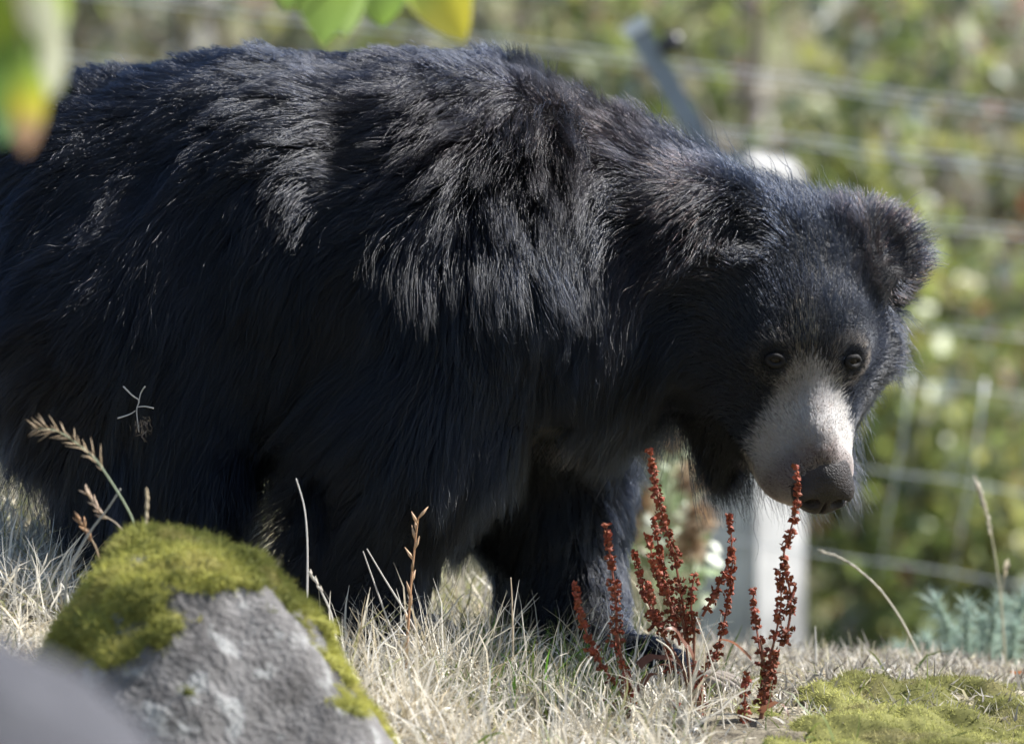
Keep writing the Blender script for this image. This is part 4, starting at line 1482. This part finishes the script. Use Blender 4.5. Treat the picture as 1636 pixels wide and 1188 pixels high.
sh = [((1492, 955), (1520, 1060), 1), ((1545, 965), (1550, 1065), 2), ((1600, 955), (1575, 1065), 3), ((1440, 1035), (1470, 1085), 4), ((1570, 990), (1560, 1070), 5),
      ((1640, 950), (1600, 1070), 6), ((1530, 1010), (1530, 1080), 7), ((1620, 1000), (1600, 1080), 8), ((1480, 1020), (1500, 1085), 9), ((1660, 990), (1640, 1085), 10), ((1420, 1055), (1450, 1090), 11),
      ((1505, 1040), (1520, 1090), 12), ((1580, 1030), (1580, 1090), 13), ((1610, 965), (1590, 1060), 14), ((1690, 960), (1660, 1080), 15), ((1555, 1025), (1545, 1090), 16)]
gorse('spiny blue-green gorse bush on the right behind the mossy crest', sh, .95)

y = 1.8
p0 = P(1050, 960, y); p0[2] = float(ground_h(p0[0], p0[1]))
t = empty('seeding_shrub', p0)
tag(t, 'pale green shrub with fuzzy brown seed heads seen between foreleg and timber post', 'shrub')
HEADS = [(1120, 762, .030), (1128, 828, .030), (1112, 868, .026), (1050, 712, .030), (1035, 800, .026), (990, 790, .028), (1085, 700, .024), (1010, 850, .024)]
for k, (px, py, s) in enumerate(HEADS):
    s *= 1.25
    c = P(px - 12, py, y - rng.uniform(.06, .16))
    mid = (c + p0) / 2 + np.array([rng.uniform(-.04, .04), 0, .05])
    mb = MB(); mb.tube([p0, mid, c], [.006, .004, .003], 5, (.24, .27, .15))
    mb.build('stem', M_VCOL, t)
    n = 420
    d = unit(rng.normal(size=(n, 3)))
    v, f, cc = blades(c + d * s * .25, unit(d + np.array([0, 0, -.1])), rng.uniform(.5, 1.1, n) * s, rng.uniform(.0018, .0032, n), np.zeros(n), 2, pal([(.46, .31, .18), (.60, .47, .32), (.24, .15, .09)], n))
    tag(mesh_obj('seed_head', v, f, M_VCOL, t, True, cc), 'fuzzy brown seed head')
cs = [P(px + rng.uniform(-60, 0), py + rng.uniform(-10, 80), y + rng.uniform(-.1, .15)) for px, py, s in HEADS for _ in range(3)]
V, F, C = leaf_cloud(cs, [.040] * len(cs), 900, .034, [(.38, .44, .30), (.26, .33, .18), (.48, .50, .40), (.42, .36, .26)], (4, 3, 2, 1), 91)
mesh_obj('foliage', V, F, M_LEAF, t, True, C)


# ------------------------------------------------------------------ leafy shoot hanging in from the upper left, near the camera
yb = -2.2
b0 = np.array([-1.05, -3.4, float(ground_h(-1.05, -3.4)) - .05])
t = empty('overhanging_shrub', b0)
tag(t, 'blurred green and yellow leaves hanging into the top left of the view', 'shrub')
main = np.array([b0, b0 + (.08, .0, .6), b0 + (.28, .0, 1.05), P(10, -110, -3.5), P(330, -60, yb - .3), P(560, -50, yb), P(740, -70, yb)])
mb = MB(); mb.tube(main, [.016, .014, .011, .008, .006, .005, .003], 7)
mb.build('branch', M_TWIG, t)
def leaf(px, py, tx, ty, y, width, cols, seed, roll=.3):
    """one hanging leaf from stalk (px,py) to tip (tx,ty); cols = colours from stalk to tip"""
    r = np.random.default_rng(seed)
    a, b = P(px, py, y), P(tx, ty, y + .02)
    d = b - a; L = np.linalg.norm(d); u = d / L
    s = unit(np.cross(u, (r.uniform(-.2, .2) , -1, roll))); nn = np.cross(s, u)
    V, Fc, C = [], [], []
    N = 9
    cols = np.array(cols)
    for i in range(N):
        f = i / (N - 1)
        w = width * L * (math.sin(math.pi * f ** .8) ** .8 + .03)
        for j in (-1, -.5, 0, .5, 1):
            V.append(a + d * f + s * w * j + nn * (abs(j) * w * .30 - .10 * L * f * f))
            ci = f * (len(cols) - 1); k = min(int(ci), len(cols) - 2)
            C.append(cols[k] * (1 - ci + k) + cols[k + 1] * (ci - k))
    for i in range(N - 1):
        for j in range(4):
            Fc.append((i * 5 + j, i * 5 + j + 1, i * 5 + j + 6, i * 5 + j + 5))
    stalk = MB()
    o = mesh_obj('leaf', V, np.array(Fc), M_LEAF, t, True, np.array(C))
    near = main[3:][np.argmin(np.linalg.norm(main[3:] - a, axis=1))]
    stalk.tube([near, (near + a) / 2 + np.array([0, 0, .01]), a], [.0025, .002, .0015], 5)
    stalk.build('leaf_stalk', M_TWIG, o)
GR, YG, YL, CR, BR, PK = (.17, .26, .06), (.34, .44, .06), (.62, .55, .06), (.46, .47, .34), (.28, .16, .07), (.42, .26, .16)
yl = -3.5
leaf(-10, -90, 22, 205, yl, .22, [GR, GR, (.2, .38, .08)], 1)
leaf(40, -60, 80, 85, yl - .05, .22, [YG, CR, CR], 2)
leaf(88, 40, 76, 160, yl, .20, [CR, CR, (.5, .5, .36)], 3)
leaf(40, 90, 42, 250, yl - .1, .20, [GR, YG, YL, PK, PK], 4)
leaf(10, -20, 10, 120, yl, .3, [YG, YG, GR], 5)
leaf(70, -50, 104, 60, yl, .2, [GR, YG, CR], 8)
leaf(60, 60, 98, 150, yl + .1, .24, [CR, (.5, .5, .4), GR], 9)
leaf(14, 60, 28, 180, yl + .1, .2, [YG, GR, (.2, .3, .1)], 10)
leaf(20, 120, 4, 235, yl + .05, .22, [(.10, .2, .12), (.14, .26, .1)], 7)
leaf(530, -95, 512, 74, yb, .29, [BR, (.2, .28, .05), GR, GR], 11)
leaf(545, -80, 550, 62, yb + .05, .29, [(.24, .34, .10), (.26, .36, .12)], 12)
leaf(610, -80, 612, 46, yb + .1, .34, [GR, GR, (.22, .34, .06)], 13)
leaf(655, -80, 748, 66, yb - .05, .31, [YG, YG, YL, YL], 14)
leaf(705, -90, 735, 40, yb, .31, [YG, GR, YG], 15)
leaf(480, -90, 455, 20, yb, .31, [GR, GR], 16)
